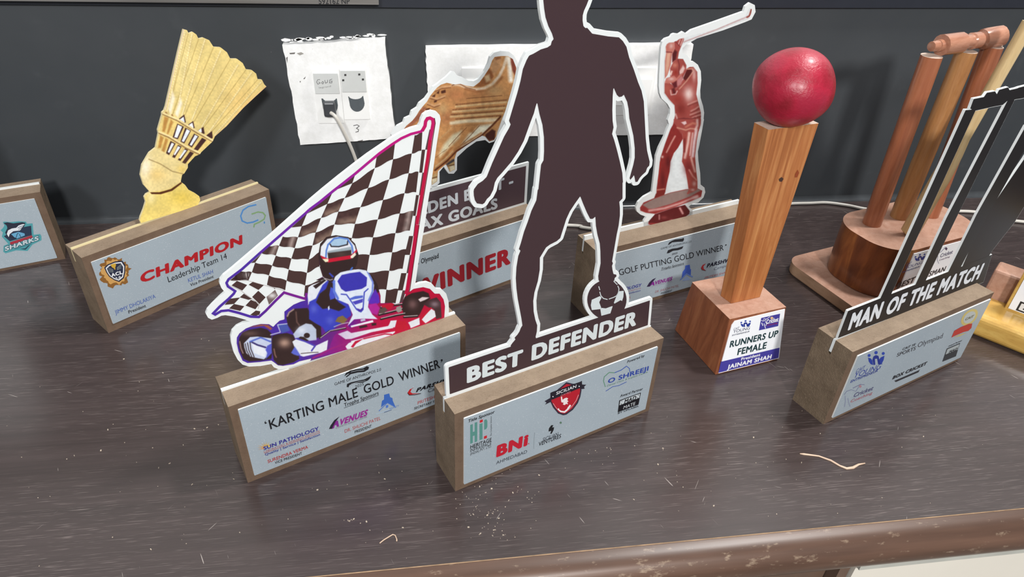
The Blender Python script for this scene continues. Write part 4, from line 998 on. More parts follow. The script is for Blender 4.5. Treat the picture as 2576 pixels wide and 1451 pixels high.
    # cork
    cork = [(145, 870), (220, 910), (300, 960), (372, 992), (370, 1012), (345, 1052), (330, 1062), (318, 1112), (230, 1165), (104, 1180), (60, 1130), (38, 1062), (50, 990), (100, 905)]
    p((222, 200, 136), cork); o.append(('b', (244, 234, 206), Q([(75, 1010)])[0], (18, 34), 0.8)); o.append(('b', (222, 182, 102), Q([(150, 1060)])[0], (30, 20), 0.5)); o.append(('b', (224, 190, 96), Q([(330, 1020)])[0], (16, 14), 0.7))
    st((150, 124, 76), [(96, 950), (180, 985), (260, 1035), (345, 1056)], 2.0, 2)
    p((224, 200, 112), [(104, 1180), (230, 1165), (322, 1112), (375, 1165), (450, 1210), (460, 1240), (436, 1285), (200, 1360), (40, 1400), (30, 1380), (75, 1250), (65, 1215)])
    o.append(('b', (216, 184, 72), Q([(330, 1220)])[0], (40, 26), 0.6)); o.append(('b', (236, 222, 170), Q([(110, 1220)])[0], (14, 20), 0.6))
    p((84, 46, 26), [(104, 1182), (170, 1182), (250, 1160), (326, 1108), (328, 1120), (260, 1172), (180, 1196), (115, 1195)], 1.6)
    o.append(('n', 0.045, 4, 5)); o.append(('n', 0.04, 22, 6)); o.append(('k', np.array([1.09, 1.1, 1.14])))
    painted(m, P, px('S8', out+out2), 1.1, Y, o, 0.0003, 1)
    mk('shuttlecock_cutout', m, [YEDGE, PRINT], T.root)
shuttle()

# ---- golden boot trophy
def boot():
    yaw = math.radians(28); ex = np.array([math.cos(yaw), math.sin(yaw), 0]); o_ = np.array([0.2955, 1.489, 0])-ex*0.44
    T = Trophy('boot_trophy', 'golden football boot cut-out behind the flag, above a red WINNER plaque', o_[0], o_[1], yaw, 0.44, 0.08, 0.19, 0.04, (0.014, 0.013, 0.015, 0.013))
    T.t('I', 'WINNER', (168, 1397), (692, 1202), (160, 1304), (150, 34, 44), 0.065)
    T.t('I', 'Olympiad', (212, 1202), (306, 1170), 26, BLK, 0.015); T.t('I', 'SPORTS', (110, 1238), (200, 1206), 24, BLK, 0.01)
    T.done()
    P = T.bp; m = MB(); w = 0.0003
    tr = P.uv(px('I', [(797, 655)])[0]); br = T.L
    hgt = tr[1]
    m.solid(P, [[(0, T.H-0.03), (T.L, T.H-0.03), (T.L, hgt), (0, hgt)]], -0.0056, 0.0, 0)
    m.poly(P, [(0.008, T.H+0.006), (T.L-0.008, T.H+0.006), (T.L-0.008, hgt-0.008), (0.008, hgt-0.008)], w, 1, (84, 66, 72))
    WHT = (204, 210, 216)
    text(m, P, 'I', 'GOLDEN BOOT -', (68, 992), (706, 782), (62, 930), WHT, w+0.0003, 0.055, 1)
    text(m, P, 'I', 'MAX GOALS', (140, 1046), (622, 905), (134, 986), WHT, w+0.0003, 0.055, 1)
    out = [(-60, 880), (0, 790), (60, 758), (75, 715), (130, 690), (145, 640), (200, 605), (222, 560), (280, 515), (320, 460), (360, 395), (400, 370), (430, 345), (490, 300), (550, 240), (580, 247), (605, 285), (660, 300), (720, 335), (770, 340), (820, 315), (880, 240), (920, 160), (940, 90), (980, 50), (1040, 33), (1130, 40), (1180, 80), (1222, 150), (1226, 300), (1200, 430), (1160, 560), (1110, 700), (1060, 800), (1010, 900), (980, 950), (930, 967), (890, 935), (800, 950), (700, 1020), (605, 1110), (602, 1240), (570, 1277), (520, 1277), (485, 1230), (470, 1205), (425, 1258), (427, 1370), (400, 1397), (350, 1408)]
    uo = P.uvs('B5', out); lp = uo+[(uo[-1][0], hgt-0.002), (uo[0][0], hgt-0.002)]
    m.solid(P, [lp[::-1]], -0.0056, 0.0, 0)
    Q = lambda l: px('B5', l); o = []
    p = lambda c, l, s=3: o.append(('p', c, Q(l), s)); st = lambda c, l, w_, s=2, *a: o.append(('s', c, Q(l), w_, s, *a))
    prt = [(60, 830), (90, 790), (150, 740), (190, 690), (220, 640), (260, 590), (300, 545), (330, 490), (370, 440), (400, 405), (440, 375), (500, 355), (545, 365), (580, 372), (640, 366), (700, 385), (770, 395), (830, 350), (880, 285), (935, 200), (960, 130), (985, 93), (1050, 84), (1120, 84), (1170, 115), (1204, 200), (1206, 235), (1185, 320), (1150, 450), (1110, 600), (1060, 720), (1000, 900), (980, 935), (930, 950), (890, 900), (860, 890), (800, 925), (700, 990), (600, 1060), (578, 1130), (582, 1235), (530, 1258), (505, 1205), (490, 1180), (410, 1250), (402, 1355), (348, 1392), (340, 1300), (200, 1290), (50, 1000)]
    p((70, 62, 56), [(505, 1195), (490, 1180), (560, 1130), (585, 1130), (560, 1200)], 4)
    p((150, 88, 44), [(790, 392), (860, 320), (930, 205), (965, 200), (975, 290), (925, 368), (850, 398)])
    p((210, 170, 112), [(880, 290), (930, 270), (945, 330), (900, 350)], 6)
    p((196, 140, 84), [(935, 200), (985, 95), (1050, 88), (1060, 180), (1000, 250), (975, 280)], 6); p((150, 92, 50), [(985, 100), (1045, 90), (1050, 110), (1000, 125)], 4)
    st((222, 190, 142), [(560, 372), (620, 372), (700, 402), (790, 425), (880, 412), (960, 370), (1030, 290), (1075, 200), (1105, 100)], 7, 4)
    st((120, 66, 34), [(550, 385), (585, 366), (640, 372), (700, 404), (790, 428)], 2, 2)
    st((150, 92, 48), [(690, 420), (800, 445), (900, 435), (990, 385), (1060, 300)], 5, 5)
    st((232, 214, 172), [(1125, 110), (1140, 200), (1150, 330)], 11, 8); p((122, 56, 38), [(1148, 95), (1180, 125), (1204, 205), (1192, 280), (1165, 230), (1150, 150)], 4)
    o.append(('b', (172, 106, 60), Q([(600, 480)])[0], (34, 22), 0.7)); o.append(('b', (206, 160, 96), Q([(980, 440)])[0], (26, 20), 0.7)); o.append(('b', (158, 96, 52), Q([(820, 470)])[0], (40, 10), 0.5))
    o.append(('b', (160, 98, 56), Q([(500, 700)])[0], (26, 22), 0.7)); o.append(('b', (210, 170, 104), Q([(460, 620)])[0], (14, 16), 0.6))
    for a, b, c in (((590, 580), (850, 555), (1110, 533)), ((560, 632), (850, 610), (1090, 592)), ((540, 682), (850, 660), (1070, 644)), ((590, 728), (850, 705), (1050, 692))):
        st((214, 174, 110), [(a[0], a[1]+18), (b[0], b[1]+18), (c[0], c[1]+18)], 4, 4); st((88, 44, 24), [a, b, c], 1.5, 1.2, 4.2); st((120, 70, 38), [(a[0], a[1]-8), (b[0], b[1]-8), (c[0], c[1]-8)], 0.9, 1.2)
    st((110, 62, 34), [(700, 515), (1060, 485)], 1.3, 1.2)
    st((226, 198, 142), [(545, 765), (700, 745), (1000, 735)], 8, 5); st((150, 96, 50), [(600, 798), (1000, 766)], 1.3, 1.2, 4)
    p((218, 196, 140), [(420, 1080), (470, 980), (560, 880), (650, 840), (620, 920), (540, 1000), (430, 1110)], 8); p((226, 210, 160), [(640, 1000), (720, 880), (830, 790), (980, 768), (900, 850), (760, 950), (650, 1020)], 8)
    p((160, 100, 50), [(440, 1140), (540, 1010), (560, 1010), (470, 1130)], 5); p((176, 116, 60), [(690, 840), (800, 800), (760, 860)], 6)
    st((116, 66, 34), [(520, 1000), (620, 890), (700, 810)], 1.4, 1.4); st((116, 66, 34), [(640, 990), (740, 890), (830, 790)], 1.4, 1.4); st((120, 70, 36), [(390, 1110), (440, 1070), (500, 1030)], 1.3, 1.2, 3.5)
    st((190, 148, 90), [(420, 930), (500, 860), (560, 800)], 3, 3, 4)
    st((96, 46, 22), [(380, 1242), (500, 1150), (600, 1045), (740, 965), (860, 885), (960, 790), (1045, 700)], 4.5, 2.5); st((168, 108, 56), [(400, 1200), (500, 1120), (600, 1020), (740, 935), (850, 865)], 4, 4); st((206, 164, 104), [(385, 1205), (480, 1130), (560, 1050)], 3, 3)
    p((72, 34, 24), [(890, 880), (960, 825), (995, 845), (985, 930), (930, 945), (890, 905)], 4); p((196, 160, 116), [(1000, 860), (1050, 760), (1062, 800), (1010, 890)], 5)
    # laces
    for q in ([(440, 440), (485, 425), (490, 455), (445, 465)], [(350, 490), (385, 470), (380, 500), (350, 515)], [(370, 540), (405, 525), (395, 550), (372, 558)], [(280, 620), (330, 610), (315, 640), (285, 640)], [(395, 460), (425, 430), (420, 470)], [(215, 700), (250, 670), (245, 700), (222, 720)]): p((82, 42, 26), q, 2)
    for q in ([(330, 500), (400, 520), (480, 490)], [(300, 560), (370, 590), (430, 570)], [(380, 430), (450, 400), (540, 390)], [(240, 620), (300, 650), (360, 640)]): st((206, 150, 92), q, 5, 3); st((118, 64, 36), [(a, b+14) for a, b in q], 1.5, 1.5)
    p((150, 86, 56), [(60, 830), (190, 690), (260, 600), (290, 610), (230, 720), (120, 810)], 6)
    # studs
    p((190, 150, 88), [(505, 1195), (575, 1150), (582, 1235), (530, 1258)], 2); p((226, 204, 150), [(530, 1205), (575, 1190), (580, 1240), (535, 1255)], 2.5); st((90, 50, 26), [(508, 1200), (575, 1185)], 2)
    p((190, 150, 88), [(345, 1300), (402, 1268), (402, 1352), (348, 1390)], 2); p((226, 204, 150), [(350, 1335), (400, 1320), (400, 1355), (350, 1388)], 2.5); st((90, 50, 26), [(345, 1325), (400, 1310)], 2)
    o.append(('n', 0.08, 9, 7)); o.append(('n', 0.05, 3, 8)); o.append(('k', np.array([1.0, 1.05, 1.22])))
    painted(m, P, Q(prt), 1.1, (190, 130, 70), o, w, 1)
    mk('boot_cutout', m, [WHITE, PRINT], T.root)
boot()

# ---- golfer trophy
def golfer():
    T = Trophy('golfer_trophy', 'trophy with a copper red golfer mid swing on a grey rimmed cut-out', 0.399, 1.289, math.radians(19.3), 0.462, 0.08, 0.19, 0.052, (0.016, 0.014, 0.016, 0.012))
    F = 'K'
    T.t(F, 'GOLF PUTTING GOLD WINNER', (668, 932), (1938, 624), (655, 862), BLK); T.t(F, '’', (1940, 612), (1962, 606), 56, BLK)
    T.t(F, 'Trophy Sponsors', (1175, 866), (1450, 796), 28, (60, 60, 64), 0.01); T.s_(F, [(1172, 872), (1452, 802)], 3, (60, 60, 64))
    for q in ([(1258, 560), (1275, 528), (1310, 508), (1345, 494), (1425, 484), (1452, 474), (1455, 498), (1440, 520), (1380, 522), (1310, 530), (1272, 558)], [(1243, 664), (1260, 625), (1310, 606), (1370, 598), (1448, 575), (1432, 606), (1385, 624), (1320, 632), (1270, 660)]): T.b(F, q, (44, 44, 48))
    T.t(F, 'GAME OF ANTHROPOS 2.0', (1170, 616), (1540, 528), 22, (60, 60, 64), 0.0, 2); T.t(F, '2025', (1305, 684), (1372, 666), 20, (60, 60, 64), 0.02)
    T.t(F, 'SUN PATHOLOGY', (462, 1182), (932, 1064), 38, (60, 58, 150), 0.03); T.t(F, 'Quality | Service | Satisfaction', (462, 1238), (922, 1122), 18, (64, 70, 150), 0.015); T.t(F, 'LABORATORY & RESEARCH INSTITUTE', (462, 1212), (928, 1092), 13, (180, 90, 110))
    T.t(F, 'SURENDRA VERMA', (480, 1290), (800, 1212), 30, (170, 80, 80))
    T.t(F, 'VENUES', (1092, 1048), (1305, 992), (1104, 1000), (140, 44, 140), 0.05); T.b(F, [(1000, 1070), (1030, 1020), (1070, 980), (1115, 960), (1076, 1008), (1040, 1066)], (52, 40, 70)); T.b(F, [(1036, 1066), (1070, 1010), (1088, 1006), (1096, 1050), (1080, 1054), (1070, 1040)], (130, 44, 140), 1)
    T.t(F, 'COSMETIC SURGERY CENTER', (1050, 1074), (1310, 1010), 10, (140, 130, 150))
    T.t(F, 'DR. SHUCHI PATEL', (1100, 1146), (1388, 1068), 28, (160, 96, 96)); T.t(F, 'PRESIDENT', (1170, 1161), (1305, 1124), 22, (60, 60, 64), 0.01)
    T.b(F, [(1424, 970), (1436, 890), (1466, 850), (1470, 812), (1524, 800), (1530, 850), (1540, 860), (1536, 930), (1484, 905)], (70, 100, 196)); T.s_(F, [(1408, 985), (1484, 912), (1560, 950)], 14, (110, 140, 210), 1); T.b(F, [(1430, 1000), (1484, 940), (1540, 985)], (150, 172, 214))
    T.t(F, 'PARSHWA', (1728, 838), (2060, 752), (1742, 788), (36, 34, 50), 0.05); T.b(F, [(1722, 784), (1680, 804), (1660, 838), (1672, 862), (1720, 872), (1694, 850), (1692, 820)], (184, 50, 56)); T.s_(F, [(1662, 842), (1676, 866), (1722, 874)], 5, BLK, 1)
    T.t(F, 'Campus', (1815, 868), (2000, 818), 34, (90, 90, 110)); T.t(F, 'PRITESH SHAH', (1705, 974), (1985, 900), 26, (176, 90, 90))
    T.done()
    P = T.bp; m = MB(); w = 0.0003
    top = px('G6', [(362, 850), (366, 700), (382, 430), (392, 310), (410, 240), (450, 200), (520, 176), (545, 142), (575, 130), (635, 138), (690, 104), (738, 132)])+px('J', [(800, 188), (960, 132), (1128, 72), (1138, 40), (1168, 17), (1198, 32), (1203, 75), (1178, 122), (1135, 140), (1000, 190), (834, 242)])
    top += px('G6', [(722, 288), (684, 330), (682, 390), (742, 422), (776, 470), (790, 512), (832, 508), (890, 552), (930, 640), (936, 760), (922, 900), (926, 1000), (960, 1110), (975, 1200), (962, 1350)])
    top += px('G7', [(938, 0), (908, 170), (878, 330), (858, 420), (864, 540), (888, 700), (894, 850), (944, 890), (955, 950), (930, 1020), (860, 1085), (770, 1108), (738, 1140), (790, 1180), (790, 1228)])
    left = px('G7', [(150, 1390), (155, 1320), (190, 1272), (110, 1242), (62, 1200), (50, 1150), (80, 1080), (150, 1012), (260, 948), (290, 700), (312, 480), (350, 370), (420, 230), (472, 90)])+px('G6', [(476, 1451), (500, 1360), (482, 1300), (512, 1220), (516, 1150), (480, 1085), (400, 1010), (372, 940)])
    a = [P.uv(q) for q in top]; b = [P.uv(q) for q in left]
    lp = a+[(a[-1][0], T.H-0.03), (b[0][0], T.H-0.03)]+b
    m.solid(P, [lp[::-1]], -0.0056, 0.0, 0)
    bar(T, m, 0, zh=0.011)
    o = []; A = lambda l: px('G6', l); B = lambda l: px('G7', l)
    p = lambda c, l, s=2: o.append(('p', c, l, s)); st = lambda c, l, w_, s=2.4: o.append(('s', c, l, w_, s*1.3)); bl = lambda c, q, r, k: o.append(('b', c, q, r, k))
    G = (204, 210, 216)
    R0, R1, R2, HI = (108, 40, 42), (158, 72, 66), (190, 112, 100), (224, 190, 184)
    st((190, 150, 150), A([(700, 245), (1129, 82)])+px('J', [(1150, 106)]), 2.4); st((140, 60, 50), px('J', [(1150, 108), (1164, 100), (1176, 62)]), 4)
    p(R1, A([(545, 400), (575, 330), (570, 240), (600, 235), (640, 205), (700, 192), (702, 215), (672, 285), (634, 380), (618, 475), (545, 520)])); p((84, 28, 32), A([(545, 410), (580, 350), (610, 380), (590, 480), (545, 520)]), 4)
    p(R2, A([(455, 310), (470, 275), (500, 255), (570, 250), (576, 330), (542, 400), (522, 560), (480, 690), (442, 742), (444, 500), (460, 390)])); p((216, 164, 140), A([(470, 400), (520, 390), (505, 560), (465, 690), (455, 560)]), 5)
    bl(HI, A([(530, 300)])[0], (6, 8), 0.7); st(R0, A([(465, 380), (540, 385)]), 1.6); st(R0, A([(590, 240), (640, 300)]), 1.5); st(HI, A([(650, 215), (630, 270)]), 2); st(HI, A([(690, 200), (655, 290)]), 2)
    p(R1, A([(440, 800), (500, 790), (600, 870), (700, 740), (735, 610), (780, 580), (830, 582), (882, 650), (886, 800), (868, 950), (900, 1080), (930, 1200), (930, 1340), (905, 1451), (540, 1451), (560, 1330), (585, 1230), (575, 1100), (500, 1020), (440, 935)]))
    p(R1, A([(515, 600), (560, 510), (620, 470), (690, 475), (735, 560), (730, 640), (700, 700), (660, 800), (600, 870), (550, 830), (520, 790)]))
    bl((206, 130, 110), A([(580, 560)])[0], (8, 8), 0.8); p(HI, A([(640, 640), (690, 560), (715, 600), (690, 660), (640, 690)]), 4); p((236, 206, 196), A([(512, 680), (530, 630), (550, 640), (530, 700)]), 3); st(R0, A([(622, 490), (640, 560), (632, 650), (640, 700)]), 1.6)
    bl((146, 40, 30), A([(590, 660)])[0], (7, 9), 0.7)
    p(R2, A([(440, 795), (462, 735), (520, 715), (568, 700), (602, 735), (640, 690), (690, 670), (590, 780), (490, 808)]), 2.5); bl(HI, A([(530, 745)])[0], (9, 5), 0.8)
    p((188, 120, 120), A([(610, 760), (670, 700), (690, 740), (660, 820), (600, 850)]), 4); p((96, 30, 36), A([(540, 810), (600, 770), (610, 850), (570, 870)]), 4)
    p((84, 24, 26), A([(690, 735), (742, 622), (800, 612), (820, 640), (790, 700), (720, 765)]), 3); st((206, 150, 130), A([(745, 610), (815, 608), (828, 640), (740, 770), (640, 880)]), 2.4)
    p((96, 32, 34), A([(535, 880), (570, 865), (600, 940), (560, 960)]), 4); st(HI, A([(520, 900), (530, 960), (590, 950), (610, 910)]), 2.4); bl((188, 100, 80), A([(480, 880)])[0], (8, 16), 0.6)
    bl((238, 214, 208), A([(765, 950)])[0], (15, 22), 0.95); bl(HI, A([(840, 690)])[0], (6, 22), 0.7); bl((150, 52, 44), A([(620, 1020)])[0], (18, 12), 0.7); bl((122, 40, 36), A([(660, 1150)])[0], (16, 20), 0.8)
    for k, q in enumerate(([(800, 1180), (860, 1150), (900, 1120)], [(790, 1230), (870, 1200), (920, 1180)], [(820, 1270), (890, 1240), (925, 1230)], [(760, 1090), (830, 1060), (880, 1040)])): st((206, 150, 140), A(q), 3, 4); st((128, 54, 50), A([(x, y+22) for x, y in q]), 2.5, 3)
    p((226, 196, 196), A([(660, 1330), (720, 1310), (745, 1340), (710, 1370)]), 3); st(HI, A([(590, 1220), (620, 1310), (600, 1400)]), 2.4, 3); st((206, 146, 120), A([(760, 1350), (830, 1290), (880, 1340), (870, 1420)]), 4, 4); st(R0, A([(620, 1290), (700, 1280), (800, 1290), (850, 1270)]), 3, 3)
    # trousers
    p((138, 44, 42), B([(545, 50), (600, 100), (650, 180), (664, 250), (600, 370), (545, 440), (500, 555), (490, 680), (455, 830), (432, 950), (318, 955), (322, 890), (350, 700), (370, 500), (430, 320), (500, 130)]))
    p((160, 70, 62), B([(650, 180), (720, 140), (800, 120), (872, 130), (845, 280), (822, 480), (832, 640), (852, 800), (852, 905), (735, 905), (720, 800), (692, 640), (650, 550), (668, 400), (662, 250)]))
    p(R1, B([(540, 0), (900, 0), (890, 80), (860, 140), (720, 160), (640, 190), (590, 120)]), 3); st((206, 150, 130), B([(590, 110), (700, 140), (760, 120), (850, 130)]), 3, 3); p((226, 196, 196), B([(640, 40), (700, 22), (712, 55), (680, 75)]), 3); st(HI, B([(850, 10), (850, 80), (830, 130)]), 5, 4); st((196, 120, 100), B([(700, 100), (790, 50), (830, 60)]), 4, 4)
    st((220, 168, 156), B([(560, 220), (510, 310), (450, 430)]), 3, 3); bl((226, 190, 180), B([(395, 490)])[0], (4, 4), 0.9); bl((80, 24, 28), B([(470, 560)])[0], (8, 22), 0.7); bl((90, 28, 30), B([(400, 800)])[0], (8, 30), 0.7); st((166, 50, 46), B([(360, 560), (345, 800)]), 4, 5)
    st((228, 190, 180), B([(745, 180), (730, 300), (690, 500)]), 6, 4); st((222, 194, 196), B([(835, 150), (810, 300), (790, 480)]), 7, 4); st((120, 40, 40), B([(685, 260), (680, 420)]), 4, 4); st(HI, B([(790, 180), (770, 330), (755, 470)]), 3, 3)
    bl((112, 34, 36), B([(730, 620)])[0], (14, 26), 0.8); st((224, 176, 164), B([(770, 500), (790, 580), (820, 680)]), 4, 4); st((206, 140, 130), B([(745, 660), (790, 740), (840, 790)]), 3, 3); bl((226, 190, 182), B([(810, 840)])[0], (6, 8), 0.7)
    p((124, 42, 38), B([(285, 1035), (310, 970), (340, 935), (432, 945), (420, 985), (380, 1000), (330, 1022)])); st((206, 140, 120), B([(330, 920), (420, 908)]), 2.4, 3)
    # plinth
    p((150, 52, 50), B([(105, 1150), (150, 1085), (280, 1030), (500, 955), (700, 912), (850, 900), (915, 930), (900, 1010), (780, 1062), (550, 1150), (300, 1232), (180, 1218), (110, 1190)]))
    p((146, 122, 116), B([(135, 1115), (280, 1038), (500, 958), (720, 915), (850, 903), (905, 925), (760, 1005), (500, 1105), (270, 1168), (210, 1165)]), 3)
    st((214, 164, 160), B([(225, 1190), (420, 1160), (640, 1090), (850, 1000)]), 5, 4); bl((224, 190, 186), B([(830, 1020)])[0], (12, 6), 0.8); bl((122, 40, 40), B([(150, 1170)])[0], (8, 6), 0.5)
    p((166, 84, 76), B([(715, 965), (745, 905), (850, 880), (845, 920), (790, 950), (720, 978)])); bl(HI, B([(790, 920)])[0], (6, 4), 0.7)
    p((92, 24, 28), B([(212, 1335), (300, 1235), (550, 1150), (690, 1115), (752, 1195), (745, 1235), (640, 1312), (430, 1380), (260, 1388), (215, 1365)]))
    st((206, 150, 146), B([(625, 1160), (660, 1225)]), 5, 3); st((196, 140, 136), B([(355, 1250), (355, 1300)]), 3, 3); bl((216, 160, 156), B([(525, 1320)])[0], (8, 4), 0.8); st((166, 60, 58), B([(220, 1360), (430, 1365), (640, 1295)]), 3, 3); bl((150, 70, 70), B([(420, 1280)])[0], (10, 5), 0.6)
    o.append(('n', 0.03, 5, 9))
    out = top+left
    mask = A([(430, 815), (435, 700), (438, 480), (452, 300), (470, 265), (500, 248), (570, 240), (640, 200), (698, 186)])+px('J', [(955, 182), (1140, 100), (1164, 50), (1180, 56), (1176, 86), (1160, 116), (1100, 136), (955, 194), (760, 266)])
    mask += A([(680, 290), (640, 380), (625, 468), (690, 470), (745, 560), (755, 585), (830, 575), (888, 645), (892, 800), (875, 950), (905, 1075), (936, 1200), (936, 1340), (915, 1440)])+B([(905, 60), (878, 130), (850, 280), (828, 480), (838, 640), (858, 800), (858, 898), (918, 928), (904, 1014), (785, 1066), (700, 1108), (757, 1195), (748, 1240), (642, 1318), (430, 1386), (258, 1393), (208, 1366), (206, 1335), (296, 1238), (180, 1224), (104, 1194), (99, 1150), (146, 1080), (280, 1022), (312, 955), (318, 890), (346, 700), (366, 500), (426, 320), (496, 130), (540, 0)])+A([(540, 1440), (556, 1330), (580, 1230), (572, 1104), (496, 1026), (434, 940)])
    base = (224, 229, 230)
    painted(m, P, mask, 0.9, base, o, w, 1)
    mk('golfer_cutout', m, [WHITE, PRINT], T.root)
golfer()

def young(draw_t, draw_b, f, cait, young_, ent, people, col):
    """small round-headed figures logo with its lettering"""
    (a, b, h) = cait; draw_t(f, 'CAIT', a, b, h, col, 0.0)
    (a, b, h) = young_; draw_t(f, 'YOUNG', a, b, h, col, 0.0)
    (a, b, h) = ent; draw_t(f, 'ENTREPRENEUR', a, b, h, col, 0.015)
    (x0, y0, x1, y1, sl) = people          # box of the three figures, slope of the row
    w = x1-x0; h = y1-y0
    Q = lambda u, v: (x0+u*w, y0+v*h+sl*u*w)
    draw_b(f, [Q(.06, .42), Q(.22, .5), Q(.3, .66), Q(.34, .98), Q(.2, .9), Q(.1, .7)], (44, 66, 160))
    draw_b(f, [Q(.36, .38), Q(.5, .3), Q(.64, .38), Q(.74, .98), Q(.62, .98), Q(.56, .56), Q(.44, .56), Q(.46, .98), Q(.36, .98), Q(.3, .6)], (40, 54, 140))
    draw_b(f, [Q(.76, .5), Q(.97, .4), Q(.92, .7), Q(.8, .98), Q(.7, .98), Q(.68, .64)], (44, 66, 160))
    for u, v, r in ((.12, .28, .085), (.5, .13, .095), (.9, .24, .085)):
        draw_b(f, [Q(u+r*math.cos(k), v+r*1.25*math.sin(k)) for k in np.linspace(0, 6.283, 13)[:-1]], (50, 74, 170))

# ---- man of the match trophy
def wicket_cut():
    T = Trophy('stumps_cutout_trophy', 'trophy with black cricket stumps cut-out and slanted MAN OF THE MATCH lettering', 0.7972, 0.9056, math.radians(21.18), 0.449, 0.081, 0.189, 0.039, (0.019, 0.004, 0.015, 0.011))
    F = 'N'
    tt = lambda f, s, a, b, h, c, bo: T.t(f, s, a, b, h, c, bo); bb = lambda f, q, c: T.b(f, q, c)
    young(tt, bb, F, ((497, 1031), (554, 1005), (508, 1006)), ((480, 1067), (656, 1003), (498, 1030)), ((463, 1096), (640, 1022), (470, 1078)), (572, 892, 690, 985, -0.1), (58, 72, 150))
    T.t(F, 'Cricket', (480, 1192), (607, 1142), (494, 1162), (96, 96, 130), 0.03); T.t(F, 'Coaching', (462, 1226), (604, 1168), (470, 1206), (176, 120, 130), 0.02)
    T.s_(F, [(424, 1172), (440, 1150), (470, 1140), (500, 1150), (520, 1120)], 4, (130, 136, 160)); T.s_(F, [(430, 1180), (432, 1215), (426, 1252)], 5, (140, 146, 170)); T.s_(F, [(448, 1195), (452, 1222), (462, 1250)], 5, (140, 146, 170)); T.s_(F, [(480, 1130), (530, 1105), (556, 1108)], 4, (120, 120, 150)); T.d(F, (528, 1118), 9, (170, 130, 140))
    T.t(F, 'CAIT YE', (800, 884), (884, 852), 18, (60, 60, 64), 0.02); T.t(F, 'SPORTS', (764, 926), (886, 880), (772, 902), (70, 70, 74), 0.01); T.t(F, 'Olympiad', (900, 866), (1062, 802), (908, 834), (74, 74, 80), 0.0)
    T.t(F, 'BOX CRICKET', (735, 1074), (956, 978), (746, 1050), (54, 54, 58), 0.07); T.b(F, [(750, 1082), (912, 1012), (918, 1006), (908, 1026), (760, 1090)], (54, 54, 58))
    # rosette
    ring = [(1240+52*math.cos(a)+18*math.sin(a)*-1, 668+54*math.sin(a)-10*math.cos(a)) for a in np.linspace(0, 6.283, 29)[:-1]]
    ring2 = [(1240+(x-1240)*.72, 668+(y-668)*.72) for x, y in ring]
    T.b(F, ring, (206, 188, 120)); T.b(F, ring2, (188, 194, 192), 1); T.t(F, 'CAIT', (1208, 690), (1262, 668), 20, (120, 116, 90), 0.03, 2)
    T.b(F, [(1122, 800), (1140, 756), (1182, 732), (1236, 710), (1258, 708), (1252, 738), (1232, 756), (1200, 764), (1150, 786)], (188, 66, 58), 2); T.b(F, [(1136, 800), (1180, 778), (1222, 768), (1180, 790)], (196, 178, 120), 1)
    T.t(F, 'Award Partner', (1100, 862), (1190, 822), 11, (80, 80, 84), 0.03)
    T.b(F, [(1092, 872), (1180, 834), (1152, 922), (1062, 958)], (60, 62, 66)); T.b(F, [(1096, 876), (1174, 842), (1164, 878), (1084, 910)], (170, 178, 180), 1); T.t(F, 'MAD', (1102, 904), (1156, 882), 22, (60, 60, 64), 0.04, 2)
    T.done()
    P = T.bp; m = MB(); w = 0.0003
    # board pieces: banner, stumps, bails and the bat, all one sheet
    u = lambda f, q: P.uv(px(f, [q])[0])
    ban = [u('N', (448, 626)), u('N', (1388, 258)), u('N', (1332, 440)), u('N', (380, 806))]
    off = px('P', [(0, 0)])
    def quad(a, b, c, d): return [a, b, c, d]
    st1 = [u('N', (655, 552)), u('Z6', (136, 268)), u('Z6', (212, 262)), u('N', (725, 530))]
    st2 = [u('N', (880, 470)), u('N', (1090, 20)), u('Z6', (432, 200)), u('Z6', (482, 196)), u('N', (1140, 50)), u('N', (950, 440))]
    st3 = [u('N', (1095, 384)), u('N', (1285, 0)), u('Z6', (560, 378)), u('Z6', (640, 395)), u('N', (1350, 20)), u('N', (1178, 352))]
    bat = [u('Z6', (200, 1160)), u('Z6', (282, 1000)), u('Z6', (547, 612)), u('Z6', (720, 330)), u('Z6', (820, 360)), u('Z6', (640, 800)), u('Z6', (480, 1060)), u('Z6', (400, 1160)), u('Z6', (330, 1250)), u('Z6', (280, 1330)), u('Z6', (90, 1420))]
    bail = [u('Z6', q) for q in [(166, 262), (192, 190), (265, 176), (286, 146), (344, 136), (356, 156), (372, 126), (436, 108), (446, 128), (498, 116), (512, 110), (560, 98), (640, 84), (760, 60), (760, 140), (640, 164), (530, 190), (430, 206), (395, 236), (330, 248), (240, 268), (205, 276)]]
    st4 = [u('Z6', (700, 60)), u('Z6', (780, 60)), u('Z6', (650, 395)), u('Z6', (575, 378))]
    def ccw(l):
        A = sum(l[i][0]*l[(i+1) % len(l)][1]-l[(i+1) % len(l)][0]*l[i][1] for i in range(len(l)))
        return l if A > 0 else l[::-1]
    inner = lambda l: l
    shapes = [ccw(ban), ccw(st1), ccw(st2), ccw(st3), ccw(bail), ccw(st4)]
    loops = grown(shapes, 0.0002, 0.0012)
    m.solid(P, loops, -0.0044, 0.0, 0)
    m.solid(P, [ccw(bat)], -0.0044, -0.0001, 0)
    bar(T, m, 0, zh=0.0)
    dk = grown(shapes, -0.0006, 0.0009)
    m.poly(P, dk[0], w, 1, (30, 28, 30), dk[1:])
    for extra in grown([ccw(bat)], -0.0012, 0.0012)[:1]: m.poly(P, extra, w-0.0001, 1, (28, 23, 25))
    text(m, P, 'N', 'MAN OF THE MATCH', (443, 754), (1294, 418), (478, 640), (226, 230, 236), w+0.0004, 0.06, 1)
    mk('stumps_cutout', m, [WHITE, PRINT], T.root)
wicket_cut()

